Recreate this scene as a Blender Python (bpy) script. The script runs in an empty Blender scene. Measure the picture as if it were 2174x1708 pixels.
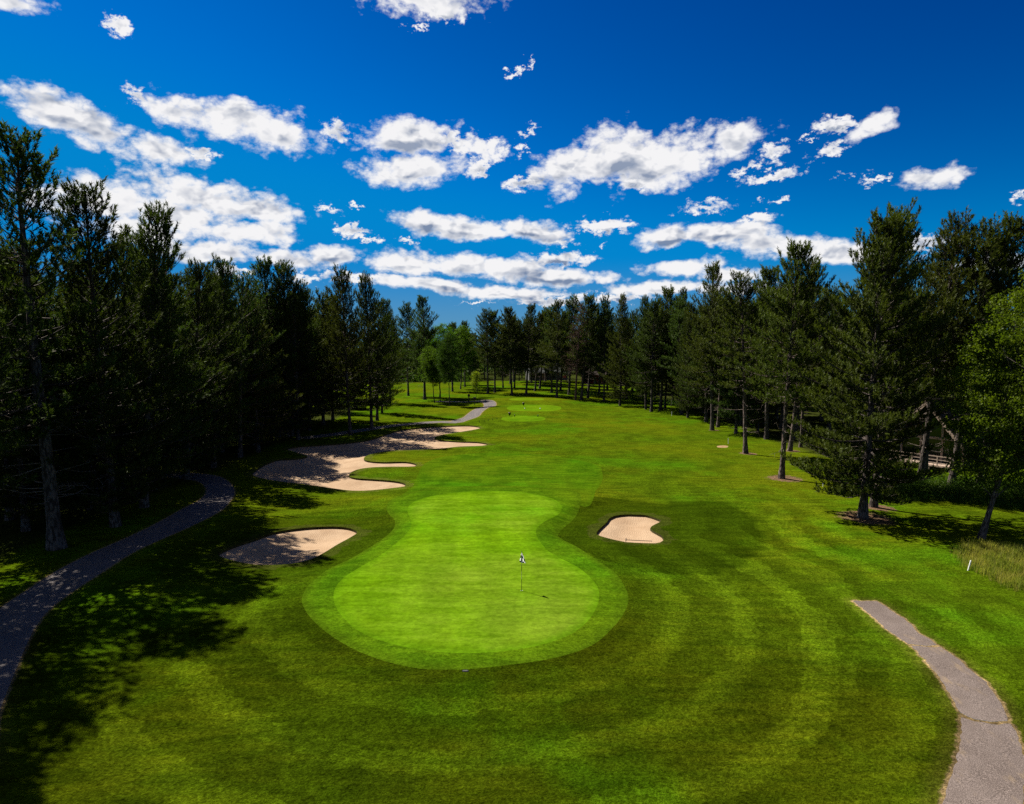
import bpy, math, random
import numpy as np
from mathutils import Vector, Matrix
from mathutils.geometry import delaunay_2d_cdt

SC = bpy.context.scene
COL = SC.collection
R = math.radians
rng = np.random.default_rng(7)
random.seed(11)

# ------------------------------------------------------------------ camera model (picture units: 2174 x 1708)
FPX, CX, CY, CAMH = 1450.0, 1087.0, 854.0, 13.0
PITCH = R(4.69)
FW = np.array([0, math.cos(PITCH), -math.sin(PITCH)])
UP = np.array([0, math.sin(PITCH), math.cos(PITCH)])
RT = np.array([1.0, 0, 0])


def ray(px, py):
    return FW * FPX + RT * (px - CX) + UP * (CY - py)


def at(px, py, z=0.0):
    d = ray(px, py)
    k = (z - CAMH) / d[2]
    return np.array([d[0] * k, d[1] * k])


def at_depth(px, py, y):
    d = ray(px, py)
    k = y / d[1]
    return d[0] * k, CAMH + d[2] * k


def zoomed(x0, y0, s):
    """measurements made on an enlarged crop -> picture units"""
    return lambda pts: [((x0 + a / s) * .8696, (y0 + b / s) * .8696) for a, b in pts]


# ------------------------------------------------------------------ small helpers
def tag(o, label=None, cat=None, group=None, kind=None):
    if label: o['label'] = label
    if cat: o['category'] = cat
    if group: o['group'] = group
    if kind: o['kind'] = kind
    return o


def mesh_np(name, V, tris=None, quads=None, mat_idx=None, smooth=False):
    V = np.asarray(V, np.float32).reshape(-1, 3)
    parts, starts, totals, off = [], [], [], 0
    for F in (tris, quads):
        if F is None or len(F) == 0: continue
        F = np.asarray(F, np.int32)
        n, k = F.shape
        parts.append(F.ravel())
        starts.append(off + np.arange(n) * k); totals.append(np.full(n, k)); off += n * k
    me = bpy.data.meshes.new(name)
    me.vertices.add(len(V)); me.vertices.foreach_set('co', V.ravel())
    L = np.concatenate(parts); S = np.concatenate(starts); T = np.concatenate(totals)
    me.loops.add(len(L)); me.loops.foreach_set('vertex_index', L.astype(np.int32))
    me.polygons.add(len(S))
    me.polygons.foreach_set('loop_start', S.astype(np.int32))
    try: me.polygons.foreach_set('loop_total', T.astype(np.int32))
    except Exception: pass
    if mat_idx is not None: me.polygons.foreach_set('material_index', np.asarray(mat_idx, np.int32))
    me.polygons.foreach_set('use_smooth', np.full(len(S), bool(smooth)))
    me.update(calc_edges=True); me.validate()
    return me


def link(name, me, mats, parent=None):
    o = bpy.data.objects.new(name, me)
    if mats is not None:
        for m in (mats if isinstance(mats, (list, tuple)) else [mats]):
            if m.name not in [q.name for q in me.materials if q]: me.materials.append(m)
    COL.objects.link(o)
    if parent is not None: o.parent = parent
    return o


def empty(name, loc, rz=0.0):
    o = bpy.data.objects.new(name, None)
    o.empty_display_size = .3
    o.location = loc; o.rotation_euler = (0, 0, rz)
    COL.objects.link(o)
    return o


class MB:
    """collects simple shapes into one mesh"""
    def __init__(s): s.v, s.f, s.m, s.n = [], [], [], 0

    def add(s, V, F, mi=0):
        s.v.extend([tuple(p) for p in V]); s.f.extend([tuple(i + s.n for i in f) for f in F])
        s.m.extend([mi] * len(F)); s.n += len(V)

    def box(s, c, d, mi=0, rot=None, bev=0.0):
        x, y, z = [k / 2 for k in d]
        b = min(bev, x * .8, y * .8)
        if b > 0:
            ring = [(-x + b, -y), (x - b, -y), (x, -y + b), (x, y - b), (x - b, y), (-x + b, y), (-x, y - b), (-x, -y + b)]
            V = [(p[0], p[1], -z) for p in ring] + [(p[0], p[1], z) for p in ring]
            n = 8
            F = [tuple(range(n - 1, -1, -1)), tuple(range(n, 2 * n))] + [(i, (i + 1) % n, n + (i + 1) % n, n + i) for i in range(n)]
        else:
            V = [(i, j, k) for k in (-z, z) for i, j in ((-x, -y), (x, -y), (x, y), (-x, y))]
            F = [(3, 2, 1, 0), (4, 5, 6, 7), (0, 1, 5, 4), (1, 2, 6, 5), (2, 3, 7, 6), (3, 0, 4, 7)]
        M = rot if rot is not None else Matrix.Identity(3)
        s.add([tuple(M @ Vector(p) + Vector(c)) for p in V], F, mi)

    def lathe(s, prof, n=14, mi=0, c=(0, 0, 0), axis=None, cap=True):
        """prof: list of (radius, height) along z, or along the axis matrix"""
        M = axis if axis is not None else Matrix.Identity(3)
        V = [tuple(M @ Vector((r * math.cos(2 * math.pi * i / n), r * math.sin(2 * math.pi * i / n), h)) + Vector(c)) for r, h in prof for i in range(n)]
        F = []
        for k in range(len(prof) - 1):
            for i in range(n):
                j = (i + 1) % n
                F.append((k * n + i, k * n + j, (k + 1) * n + j, (k + 1) * n + i))
        if cap:
            F.append(tuple(range(n - 1, -1, -1))); F.append(tuple((len(prof) - 1) * n + i for i in range(n)))
        s.add(V, F, mi)

    def rod(s, a, b, r0, r1=None, n=8, mi=0):
        a, b = Vector(a), Vector(b)
        q = (b - a).to_track_quat('Z', 'Y').to_matrix()
        s.lathe([(r0, 0), (r1 if r1 is not None else r0, (b - a).length)], n, mi, a, q)

    def poly(s, V, mi=0): s.add(V, [tuple(range(len(V)))], mi)

    def build(s, name, mats, parent=None, smooth=False):
        me = bpy.data.meshes.new(name)
        me.from_pydata(s.v, [], s.f)
        me.polygons.foreach_set('material_index', s.m)
        if smooth: me.polygons.foreach_set('use_smooth', [True] * len(s.f))
        me.update()
        return link(name, me, mats, parent)


# ------------------------------------------------------------------ materials
def newmat(name):
    m = bpy.data.materials.new(name); m.use_nodes = True
    nt = m.node_tree; nt.nodes.clear()
    out = nt.nodes.new('ShaderNodeOutputMaterial')
    return m, nt, out


class G:
    """terse node building"""
    def __init__(s, nt): s.nt = nt
    def n(s, t, **kw):
        x = s.nt.nodes.new(t)
        for k, v in kw.items(): setattr(x, k, v)
        return x
    def setin(s, node, i, v):
        if v is None: return
        if isinstance(v, bpy.types.NodeSocket): s.nt.links.new(v, node.inputs[i])
        else:
            if isinstance(v, (tuple, list)) and len(v) == 3 and len(getattr(node.inputs[i], 'default_value', v)) == 4: v = (*v, 1)
            node.inputs[i].default_value = v
    def math(s, op, a, b=None, c=None, clamp=False):
        x = s.n('ShaderNodeMath', operation=op, use_clamp=clamp)
        s.setin(x, 0, a); s.setin(x, 1, b); s.setin(x, 2, c)
        return x.outputs[0]
    def vmath(s, op, a, b=None):
        x = s.n('ShaderNodeVectorMath', operation=op)
        s.setin(x, 0, a); s.setin(x, 1, b)
        return x.outputs[0] if op != 'LENGTH' else x.outputs['Value']
    def mix(s, f, a, b, blend='MIX'):
        x = s.n('ShaderNodeMix', data_type='RGBA', blend_type=blend)
        s.setin(x, 0, f); s.setin(x, 6, a); s.setin(x, 7, b)
        return x.outputs[2]
    def noise(s, vec, scale, detail=3, rough=.55, dist=0.0):
        x = s.n('ShaderNodeTexNoise')
        s.setin(x, 'Vector', vec)
        x.inputs['Scale'].default_value = scale; x.inputs['Detail'].default_value = detail
        x.inputs['Roughness'].default_value = rough; x.inputs['Distortion'].default_value = dist
        return x.outputs[0]
    def step(s, v, lo, hi, a=0.0, b=1.0):
        x = s.n('ShaderNodeMapRange', interpolation_type='SMOOTHSTEP')
        s.setin(x, 0, v)
        for i, k in zip((1, 2, 3, 4), (lo, hi, a, b)): s.setin(x, i, k)
        return x.outputs[0]
    def attr(s, name):
        x = s.n('ShaderNodeAttribute', attribute_name=name)
        return x.outputs['Fac']
    def pos(s): return s.n('ShaderNodeNewGeometry').outputs['Position']
    def stretch(s, v, sc, rz=0.0):
        x = s.n('ShaderNodeMapping'); s.setin(x, 0, v)
        x.inputs['Scale'].default_value = sc; x.inputs['Rotation'].default_value = (0, 0, rz)
        return x.outputs[0]
    def bump(s, h, strength, dist):
        x = s.n('ShaderNodeBump'); s.setin(x, 'Height', h)
        x.inputs['Strength'].default_value = strength; x.inputs['Distance'].default_value = dist
        return x.outputs[0]
    def diffuse(s, c, normal=None, rough=0.6):
        x = s.n('ShaderNodeBsdfPrincipled')
        s.setin(x, 'Base Color', c); x.inputs['Roughness'].default_value = rough
        x.inputs['Specular IOR Level'].default_value = .15
        if normal is not None: s.setin(x, 'Normal', normal)
        return x.outputs[0]


def mul(c, k): return tuple(v * k for v in c)


def grass_mat(name, dark, mid, dry, fine=1.0, bumpk=1.0, patch=1.0, ground=False, stripes=None, edge=None):
    m, nt, out = newmat(name); g = G(nt)
    P = g.pos()
    big = g.noise(g.stretch(P, (.05, .05, .05)), 1.0, 3, .55)
    mids = g.noise(g.stretch(P, (.5, .28, .5)), 1.0, 4, .6)
    streak = g.noise(g.stretch(P, (.35, 1.5, 1)), 1.0, 4, .65)
    tuft = g.noise(P, 3.2, 4, .7)
    blade = g.noise(g.stretch(P, (13, 17, 13), .5), 1.0, 3, .75)
    c = g.mix(g.step(mids, .36, .66), dark, mid)
    dryf = g.math('MULTIPLY', g.step(g.math('ADD', big, g.math('MULTIPLY', streak, .35)), .58, .86), .75 * patch)
    c = g.mix(dryf, c, dry)
    lushf = g.math('MULTIPLY', g.step(g.math('ADD', g.noise(g.stretch(P, (.06, .075, .06)), 1.0, 4, .6), g.math('MULTIPLY', mids, .25)), .62, .82), .65 * patch)
    c = g.mix(lushf, c, (mid[0] * .72, mid[1] * 1.22, mid[2]))
    val = g.math('ADD', g.step(tuft, .3, .7, .80, 1.2), g.step(blade, .25, .75, -.50 * fine, .50 * fine))
    val = g.math('MULTIPLY', val, g.step(streak, .28, .72, .78, 1.19))
    val = g.math('MULTIPLY', val, g.step(g.noise(g.stretch(P, (7, 9, 7), -.4), 1.0, 4, .7), .28, .72, 1 - .44 * fine, 1 + .44 * fine))
    if ground:
        d = g.attr('d_collar')
        wob = g.math('ADD', d, g.math('MULTIPLY', g.math('SUBTRACT', g.noise(P, .22, 3), .5), 1.2))
        ph = g.math('ADD', g.math('SINE', g.math('ADD', g.math('MULTIPLY', wob, 2 * math.pi / 3.3), -1.2)), g.math('MULTIPLY', g.math('SINE', g.math('MULTIPLY', wob, 2 * math.pi / 1.4)), .5))
        band = g.step(ph, -.5, .5, -1, 1)
        side = g.attr('ringside')
        amp = g.math('MULTIPLY', g.math('MULTIPLY', g.step(d, 14, 24, .25, 0), g.step(g.noise(P, .09, 2), .3, .6, .45, 1)), side)
        val = g.math('MULTIPLY', val, g.math('ADD', 1.0, g.math('MULTIPLY', band, amp)))
        # single mower passes: fine lines inside the broad rings
        fin = g.math('SINE', g.math('MULTIPLY', g.math('ADD', wob, g.math('MULTIPLY', g.noise(P, 1.5, 3), .25)), 2 * math.pi / .62))
        val = g.math('MULTIPLY', val, g.math('ADD', 1.0, g.math('MULTIPLY', fin, g.math('MULTIPLY', amp, .38))))
        # longer, darker grass before the green; lens vignetting is painted in too
        val = g.math('MULTIPLY', val, g.step(g.math('ADD', g.attr('skirt'), g.math('MULTIPLY', g.math('SUBTRACT', big, .5), .5)), .1, .9, 1.0, .60))
        # longer, darker grass close around the bunkers and the skirt of the green
        val = g.math('MULTIPLY', val, g.step(g.attr('bank'), 0.0, 1.0, 1.0, .60))
        c = g.mix(g.math('MULTIPLY', g.attr('bank'), .45), c, (.030, .064, .0018))
        # rough far from the green is duller
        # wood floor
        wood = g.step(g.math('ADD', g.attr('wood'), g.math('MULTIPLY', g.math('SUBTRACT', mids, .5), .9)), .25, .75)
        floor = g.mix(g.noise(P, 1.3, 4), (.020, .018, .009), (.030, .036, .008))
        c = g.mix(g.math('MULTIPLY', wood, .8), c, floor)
        # needle litter round trunks
        lit = g.step(g.math('ADD', g.attr('litter'), g.math('MULTIPLY', g.math('SUBTRACT', g.noise(P, 2.4, 5, .7), .5), 1.1)), .42, .66)
        c = g.mix(lit, c, g.mix(g.noise(P, 14, 3), (.10, .062, .036), (.18, .115, .068)))
        # dry sandy verge along the paths
        dp = g.math('ADD', g.attr('d_path'), g.math('MULTIPLY', g.math('SUBTRACT', g.noise(P, 4.5, 4, .65), .5), .34))
        c = g.mix(g.math('MULTIPLY', g.step(dp, .04, .17, 1, 0), .95), c, (.31, .215, .11))
        c = g.mix(g.math('MULTIPLY', g.step(dp, .1, .8, 1, 0), .28), c, (.11, .085, .018))
        db = g.math('ADD', g.attr('d_bunker'), g.math('MULTIPLY', g.math('SUBTRACT', g.noise(P, 5.5, 3), .5), .22))
        c = g.mix(g.math('MULTIPLY', g.step(db, .0, .14, 1, 0), .30), c, (.10, .088, .025))
    if edge:
        de = g.math('ADD', g.attr('d_out'), g.math('MULTIPLY', g.math('SUBTRACT', g.noise(P, 2.5, 4, .65), .5), .7))
        c = g.mix(g.math('MULTIPLY', g.step(de, .8, -.1), .85), c, edge)
    if stripes:
        ang, w, k = stripes
        sx = g.n('ShaderNodeSeparateXYZ'); g.setin(sx, 0, g.stretch(P, (1, 1, 1), ang))
        s1 = g.math('SINE', g.math('ADD', g.math('MULTIPLY', sx.outputs[0], 2 * math.pi / w), g.math('MULTIPLY', g.noise(P, .35, 2), 2.5)))
        val = g.math('MULTIPLY', val, g.math('ADD', 1.0, g.math('MULTIPLY', g.step(s1, -.5, .5, -1, 1), g.math('MULTIPLY', g.noise(P, .11, 2), k))))
    vc = g.n('ShaderNodeCombineXYZ')
    for i in range(3): g.setin(vc, i, val)
    c = g.mix(1.0, c, vc.outputs[0], 'MULTIPLY')
    h = g.math('ADD', g.math('MULTIPLY', blade, .55), g.math('MULTIPLY', tuft, .8))
    nrm = g.bump(h, min(1.0, 1.0 * bumpk), .11 * bumpk)
    df = g.n('ShaderNodeBsdfDiffuse'); g.setin(df, 0, c); g.setin(df, 'Normal', nrm)
    sh = df.outputs[0]
    nt.links.new(sh, out.inputs[0])
    return m


def sand_mat():
    m, nt, out = newmat('bunker_sand'); g = G(nt); P = g.pos()
    c = g.mix(g.step(g.noise(P, .5, 4, .6), .3, .7), (.300, .200, .118), (.370, .262, .165))
    c = g.mix(g.math('MULTIPLY', g.step(g.noise(P, 6, 4, .7), .5, .75), .3), c, (.27, .165, .095))
    w = g.n('ShaderNodeTexWave', wave_type='BANDS'); g.setin(w, 'Vector', P)
    w.inputs['Scale'].default_value = 2.6; w.inputs['Distortion'].default_value = 14; w.inputs['Detail'].default_value = 2
    w.inputs['Detail Scale'].default_value = .35
    h = g.math('ADD', g.math('MULTIPLY', w.outputs['Fac'], .32), g.math('ADD', g.noise(P, 5, 4, .65), g.math('MULTIPLY', g.noise(P, 1.1, 2), 1.2)))
    nt.links.new(g.diffuse(c, g.bump(h, .55, .07), .9), out.inputs[0])
    return m


def path_mat(name, a, b):
    m, nt, out = newmat(name); g = G(nt); P = g.pos()
    c = g.mix(g.step(g.noise(P, .7, 4, .6), .3, .7), a, b)
    sp = g.noise(P, 38, 2, .6)
    c = g.mix(g.step(sp, .54, .66), c, mul(b, 1.75))
    c = g.mix(g.step(sp, .46, .35), c, mul(a, .42))
    c = g.mix(g.math('MULTIPLY', g.step(g.noise(g.stretch(P, (1.4, .5, 1)), 1.0, 5, .7), .54, .7), .5), c, (.24, .175, .105))
    c = g.mix(g.math('MULTIPLY', g.step(g.noise(P, .35, 5, .7), .52, .7), .35), c, mul(a, .62))
    h = g.math('ADD', sp, g.math('MULTIPLY', g.noise(P, 3, 3), .6))
    nt.links.new(g.diffuse(c, g.bump(h, .5, .02), .85), out.inputs[0])
    return m


def plain(name, c, rough=.6, var=.25, scale=6.0, spec=.3, metal=0.0, bumpk=.15, stretch=None):
    m, nt, out = newmat(name); g = G(nt)
    P = g.n('ShaderNodeTexCoord').outputs['Object']
    if stretch: P = g.stretch(P, stretch)
    n = g.noise(P, scale, 5, .65)
    col = g.mix(g.step(n, .3, .7), mul(c, 1 - var), mul(c, 1 + var))
    p = g.n('ShaderNodeBsdfPrincipled'); g.setin(p, 'Base Color', col)
    p.inputs['Roughness'].default_value = rough; p.inputs['Metallic'].default_value = metal
    p.inputs['Specular IOR Level'].default_value = spec
    g.setin(p, 'Normal', g.bump(n, bumpk, .02))
    nt.links.new(p.outputs[0], out.inputs[0])
    return m


def leaf_mat(name, a, b, tip, trans=.35, tmul=(1.5, 1.6, .8)):
    """foliage: reflected plus transmitted daylight, tinted a little per tree and per clump"""
    m, nt, out = newmat(name); g = G(nt)
    oi = g.n('ShaderNodeObjectInfo'); P = g.n('ShaderNodeTexCoord').outputs['Object']
    n = g.noise(P, .9, 3, .6)
    f = g.noise(P, 7.0, 2, .6)
    c = g.mix(g.step(n, .35, .68), a, b)
    c = g.mix(g.math('MULTIPLY', g.step(f, .5, .72), .55), c, tip)
    hs = g.n('ShaderNodeHueSaturation'); g.setin(hs, 'Color', c)
    g.setin(hs, 'Hue', g.math('ADD', .485, g.math('MULTIPLY', oi.outputs['Random'], .03)))
    g.setin(hs, 'Value', g.math('ADD', .78, g.math('MULTIPLY', oi.outputs['Random'], .5)))
    d = g.n('ShaderNodeBsdfDiffuse'); g.setin(d, 0, hs.outputs[0])
    t = g.n('ShaderNodeBsdfTranslucent'); g.setin(t, 0, g.mix(1.0, hs.outputs[0], tmul, 'MULTIPLY'))
    mx = g.n('ShaderNodeMixShader'); mx.inputs[0].default_value = trans
    nt.links.new(d.outputs[0], mx.inputs[1]); nt.links.new(t.outputs[0], mx.inputs[2])
    gl = g.n('ShaderNodeBsdfGlossy'); gl.inputs['Roughness'].default_value = .45; g.setin(gl, 0, (.5, .55, .45))
    m2 = g.n('ShaderNodeMixShader'); m2.inputs[0].default_value = .012
    nt.links.new(mx.outputs[0], m2.inputs[1]); nt.links.new(gl.outputs[0], m2.inputs[2])
    nt.links.new(m2.outputs[0], out.inputs[0])
    return m


def bark_mat(name, a, b):
    m, nt, out = newmat(name); g = G(nt)
    P = g.n('ShaderNodeTexCoord').outputs['Object']
    v = g.n('ShaderNodeTexVoronoi'); g.setin(v, 'Vector', g.stretch(P, (9, 9, 2.6)))
    v.inputs['Scale'].default_value = 1.0
    n = g.noise(g.stretch(P, (3, 3, .7)), 1.0, 5, .65)
    c = g.mix(g.step(n, .3, .7), a, b)
    c = g.mix(g.step(v.outputs['Distance'], .35, .7), c, mul(a, .45))
    nt.links.new(g.diffuse(c, g.bump(g.math('SUBTRACT', n, v.outputs['Distance']), .8, .05), .9), out.inputs[0])
    return m


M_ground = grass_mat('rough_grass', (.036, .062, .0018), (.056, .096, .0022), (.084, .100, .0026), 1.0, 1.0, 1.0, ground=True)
M_fair = grass_mat('fairway_grass', (.026, .068, .0016), (.044, .104, .0020), (.070, .100, .0026), .7, .55, 1.0, edge=(.045, .088, .0020))
M_collar = grass_mat('collar_grass', (.032, .080, .0018), (.050, .108, .0022), (.068, .108, .0026), .7, .5, .9, edge=(.040, .074, .0022))
M_green = grass_mat('green_grass', (.070, .150, .0020), (.085, .168, .0024), (.105, .150, .012), .24, .14, .9, stripes=(R(-4), 3.0, .10), edge=(.060, .135, .0022))
M_tee = grass_mat('tee_grass', (.055, .120, .0025), (.075, .145, .0028), (.10, .145, .004), .3, .2, .6)
M_sand = sand_mat()
M_lip = plain('turf_lip', (.040, .038, .010), .9, .5, 5, .1)
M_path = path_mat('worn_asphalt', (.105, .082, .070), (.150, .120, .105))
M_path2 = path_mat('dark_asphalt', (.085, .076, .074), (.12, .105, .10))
M_earth = plain('bare_sand', (.25, .16, .08), .9, .3, 2, .1)
M_needle = leaf_mat('pine_needles', (.025, .043, .0065), (.043, .067, .0085), (.082, .092, .015), .31)
M_needle2 = leaf_mat('pine_needles_olive', (.034, .048, .006), (.056, .072, .008), (.096, .098, .016), .31)
M_rust = leaf_mat('withered_needles', (.050, .030, .022), (.070, .040, .028), (.10, .062, .045), .2, (1.1, 1, .8))
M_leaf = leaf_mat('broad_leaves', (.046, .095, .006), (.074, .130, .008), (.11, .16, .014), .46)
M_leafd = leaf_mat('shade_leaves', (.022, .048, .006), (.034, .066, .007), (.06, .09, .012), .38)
M_mleaf = leaf_mat('maple_leaves', (.044, .070, .004), (.076, .108, .005), (.13, .15, .010), .45)
M_sapl = leaf_mat('young_leaves', (.13, .19, .010), (.17, .23, .012), (.22, .26, .02), .5)
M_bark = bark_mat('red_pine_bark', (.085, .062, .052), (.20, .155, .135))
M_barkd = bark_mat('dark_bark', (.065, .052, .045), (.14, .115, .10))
M_dead = plain('dead_wood', (.17, .135, .115), .9, .35, 3, .1)
M_rustbark = plain('withered_wood', (.10, .058, .048), .9, .3, 3, .1)
M_white = plain('white_paint', (.72, .72, .68), .5, .08)
M_cloth = leaf_mat('white_cloth', (.72, .72, .72), (.76, .76, .76), (.8, .8, .8), .5, (1, 1, 1))
M_black = plain('black_plastic', (.012, .013, .012), .45, .3)
M_navy = plain('navy_cloth', (.006, .008, .035), .8, .2)
M_cream = plain('cream_stripe', (.52, .50, .22), .4, .1)
M_redbrown = plain('redbrown_metal', (.06, .018, .012), .5, .3)
M_steel = plain('grey_plate', (.07, .075, .07), .95, .3)
M_wood = plain('weathered_timber', (.36, .27, .21), .8, .3, 5, .1, stretch=(1, 1, 8))
M_roof = plain('dark_shingles', (.032, .024, .020), .9, .4, 7, .1)
M_side = plain('olive_boards', (.062, .060, .016), .8, .3, 4, .1, stretch=(1, 8, 8))
M_grey = plain('grey_siding', (.12, .12, .118), .8, .15, 3, .1)
M_brick = plain('warm_brick', (.42, .20, .12), .85, .3, 9, .1)
M_red = plain('red_boards', (.30, .035, .03), .8, .25, 4, .1)


def glass_mat():
    m, nt, out = newmat('window_glass'); g = G(nt)
    p = g.n('ShaderNodeBsdfPrincipled'); g.setin(p, 'Base Color', (.012, .016, .014))
    p.inputs['Roughness'].default_value = .05; p.inputs['Specular IOR Level'].default_value = .6
    nt.links.new(p.outputs[0], out.inputs[0])
    return m


M_glass = glass_mat()

# ------------------------------------------------------------------ outlines (read off the photograph, turned into ground points)
def spline(pts, closed=True, step=None):
    """Catmull-Rom through ground points, resampled"""
    P = np.array(pts, float); n = len(P); out = []
    rngk = range(n if closed else n - 1)
    for i in rngk:
        if closed: p0, p1, p2, p3 = P[i - 1], P[i], P[(i + 1) % n], P[(i + 2) % n]
        else: p0, p1, p2, p3 = P[max(i - 1, 0)], P[i], P[i + 1], P[min(i + 2, n - 1)]
        L = np.linalg.norm(p2 - p1)
        st = step or max(.12, .008 * abs(p1[1]))
        k = max(1, int(L / st))
        if np.allclose(p0, p1): p0 = p1 - (p2 - p1)
        if np.allclose(p3, p2): p3 = p2 + (p2 - p1)
        t0 = 0; t1 = t0 + max(np.linalg.norm(p1 - p0), 1e-4) ** .5; t2 = t1 + max(L, 1e-4) ** .5; t3 = t2 + max(np.linalg.norm(p3 - p2), 1e-4) ** .5
        for j in range(k):
            t = t1 + (t2 - t1) * j / k
            if np.allclose(p0, p1): p0 = p1 - (p2 - p1)
            if np.allclose(p3, p2): p3 = p2 + (p2 - p1)
            A1 = (t1 - t) / (t1 - t0) * p0 + (t - t0) / (t1 - t0) * p1
            A2 = (t2 - t) / (t2 - t1) * p1 + (t - t1) / (t2 - t1) * p2
            A3 = (t3 - t) / (t3 - t2) * p2 + (t - t2) / (t3 - t2) * p3
            B1 = (t2 - t) / (t2 - t0) * A1 + (t - t0) / (t2 - t0) * A2
            B2 = (t3 - t) / (t3 - t1) * A2 + (t - t1) / (t3 - t1) * A3
            out.append((t2 - t) / (t2 - t1) * B1 + (t - t1) / (t2 - t1) * B2)
    if not closed: out.append(P[-1])
    return np.array(out)


def outline(view_pts, z=0.0, closed=True): return spline([at(x, y, z) for x, y in view_pts], closed)


def ribbon(view_pts, width, z=0.0):
    c = spline([at(x, y, z) for x, y in view_pts], False)
    t = np.gradient(c, axis=0); t /= np.linalg.norm(t, axis=1)[:, None]
    nrm = np.stack([-t[:, 1], t[:, 0]], 1) * width / 2
    return np.concatenate([c + nrm, (c - nrm)[::-1]])


zg = zoomed(700, 1150, 2.4156)
GREEN = outline(zg([(1160, 127), (1350, 130), (1480, 145), (1560, 165), (1610, 195), (1622, 225), (1600, 258), (1540, 292), (1490, 330), (1470, 365), (1475, 400), (1500, 440), (1560, 500), (1640, 545), (1720, 590), (1790, 650), (1835, 710), (1842, 770), (1820, 840), (1760, 920), (1660, 990), (1500, 1045), (1300, 1082), (1100, 1098), (900, 1092), (720, 1065), (560, 1020), (430, 965), (340, 890), (290, 820), (276, 760), (290, 700), (340, 640), (430, 580), (540, 515), (640, 440), (710, 375), (735, 330), (728, 290), (712, 250), (720, 220), (760, 190), (850, 160), (980, 138)]), .35)
COLLAR = outline(zg([(1000, 96), (1300, 96), (1550, 104), (1700, 118), (1735, 165), (1690, 260), (1615, 325), (1600, 360), (1640, 400), (1720, 460), (1830, 540), (1940, 620), (2000, 710), (2015, 770), (1990, 850), (1920, 940), (1800, 1040), (1600, 1110), (1300, 1160), (1000, 1190), (750, 1180), (500, 1110), (300, 1010), (150, 890), (90, 790), (100, 730), (160, 650), (280, 560), (430, 480), (560, 400), (630, 335), (638, 292), (605, 262), (588, 230), (610, 180), (680, 150), (800, 118)]), .35)
FAIR = outline([(836, 1078), (868, 1046), (885, 1010), (905, 980), (945, 967), (1020, 962), (1100, 963), (1174, 968), (1240, 977), (1268, 987), (1280, 1010), (1266, 1040), (1240, 1076), (1150, 1062), (1000, 1058), (900, 1066)], .15)
zb = zoomed(1400, 1180, 7.2467)
BUNK_R = outline(zb([(405, 1000), (440, 940), (520, 860), (600, 780), (640, 720), (720, 680), (820, 660), (950, 650), (1100, 655), (1250, 660), (1370, 690), (1480, 730), (1550, 760), (1535, 785), (1450, 830), (1380, 870), (1355, 905), (1390, 940), (1470, 985), (1560, 1040), (1595, 1090), (1585, 1130), (1530, 1165), (1450, 1180), (1300, 1178), (1100, 1170), (920, 1158), (760, 1125), (600, 1085), (480, 1050), (420, 1020)]), -.45)
zl = zoomed(500, 980, 2.7175)
BUNK_L = outline(zl([(88, 1030), (130, 1000), (230, 960), (340, 925), (450, 885), (560, 865), (700, 850), (860, 845), (940, 852), (1012, 882), (970, 915), (880, 965), (800, 1015), (700, 1065), (600, 1090), (450, 1102), (300, 1095), (180, 1070), (110, 1048)]), -.15)
BUNK_F = outline(zl([(315, 490), (350, 455), (420, 415), (500, 390), (600, 385), (680, 372), (640, 355), (560, 330), (545, 318), (620, 305), (800, 292), (950, 280), (1080, 262), (1200, 225), (1300, 195), (1450, 178), (1600, 168), (1750, 165), (1830, 178), (1790, 192), (1680, 210), (1570, 228), (1525, 248), (1560, 262), (1700, 272), (1800, 275), (1880, 290), (1840, 300), (1700, 305), (1550, 320), (1400, 328), (1250, 333), (1150, 345), (1080, 365), (1055, 385), (1080, 402), (1180, 410), (1330, 408), (1405, 425), (1390, 438), (1250, 440), (1100, 445), (1010, 460), (960, 490), (960, 505), (1000, 517), (1120, 525), (1260, 537), (1330, 555), (1325, 572), (1250, 582), (1100, 598), (980, 600), (850, 585), (700, 562), (550, 545), (430, 528), (350, 510)]), -.1)
zp = zoomed(2000, 1250, 2.392)
PATH_R = [outline_ for outline_ in (
    [(192, 520), (335, 522), (400, 560), (470, 610), (540, 660), (580, 710), (650, 750), (684, 783), (620, 789), (520, 777), (400, 690), (300, 600)],
    [(537, 790), (620, 796), (705, 796), (740, 820), (820, 875), (880, 935), (950, 990), (1010, 1060), (1060, 1130), (1090, 1200), (1098, 1240), (1000, 1248), (905, 1235), (822, 1196), (810, 1180), (760, 1080), (690, 970), (600, 860)],
    [(828, 1225), (905, 1250), (1000, 1262), (1115, 1256), (1150, 1300), (1180, 1380), (1195, 1480), (1198, 1600), (1190, 1708), (1150, 1900), (1080, 2100), (520, 2100), (640, 1880), (725, 1708), (750, 1620), (790, 1500), (820, 1380), (827, 1290)])]


def sharp(view_pts):
    """outline keeping its corners, edges gently irregular"""
    P = [at(*p) for p in view_pts]; out = []
    r = np.random.default_rng(3)
    for a, b in zip(P, P[1:] + P[:1]):
        L = np.linalg.norm(b - a); k = max(1, int(L / .22))
        nrm = np.array([-(b - a)[1], (b - a)[0]]) / max(L, 1e-6)
        for j in range(k):
            out.append(a + (b - a) * j / k + (nrm * r.normal(0, .025) if j else 0))
    return np.array(out)


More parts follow.
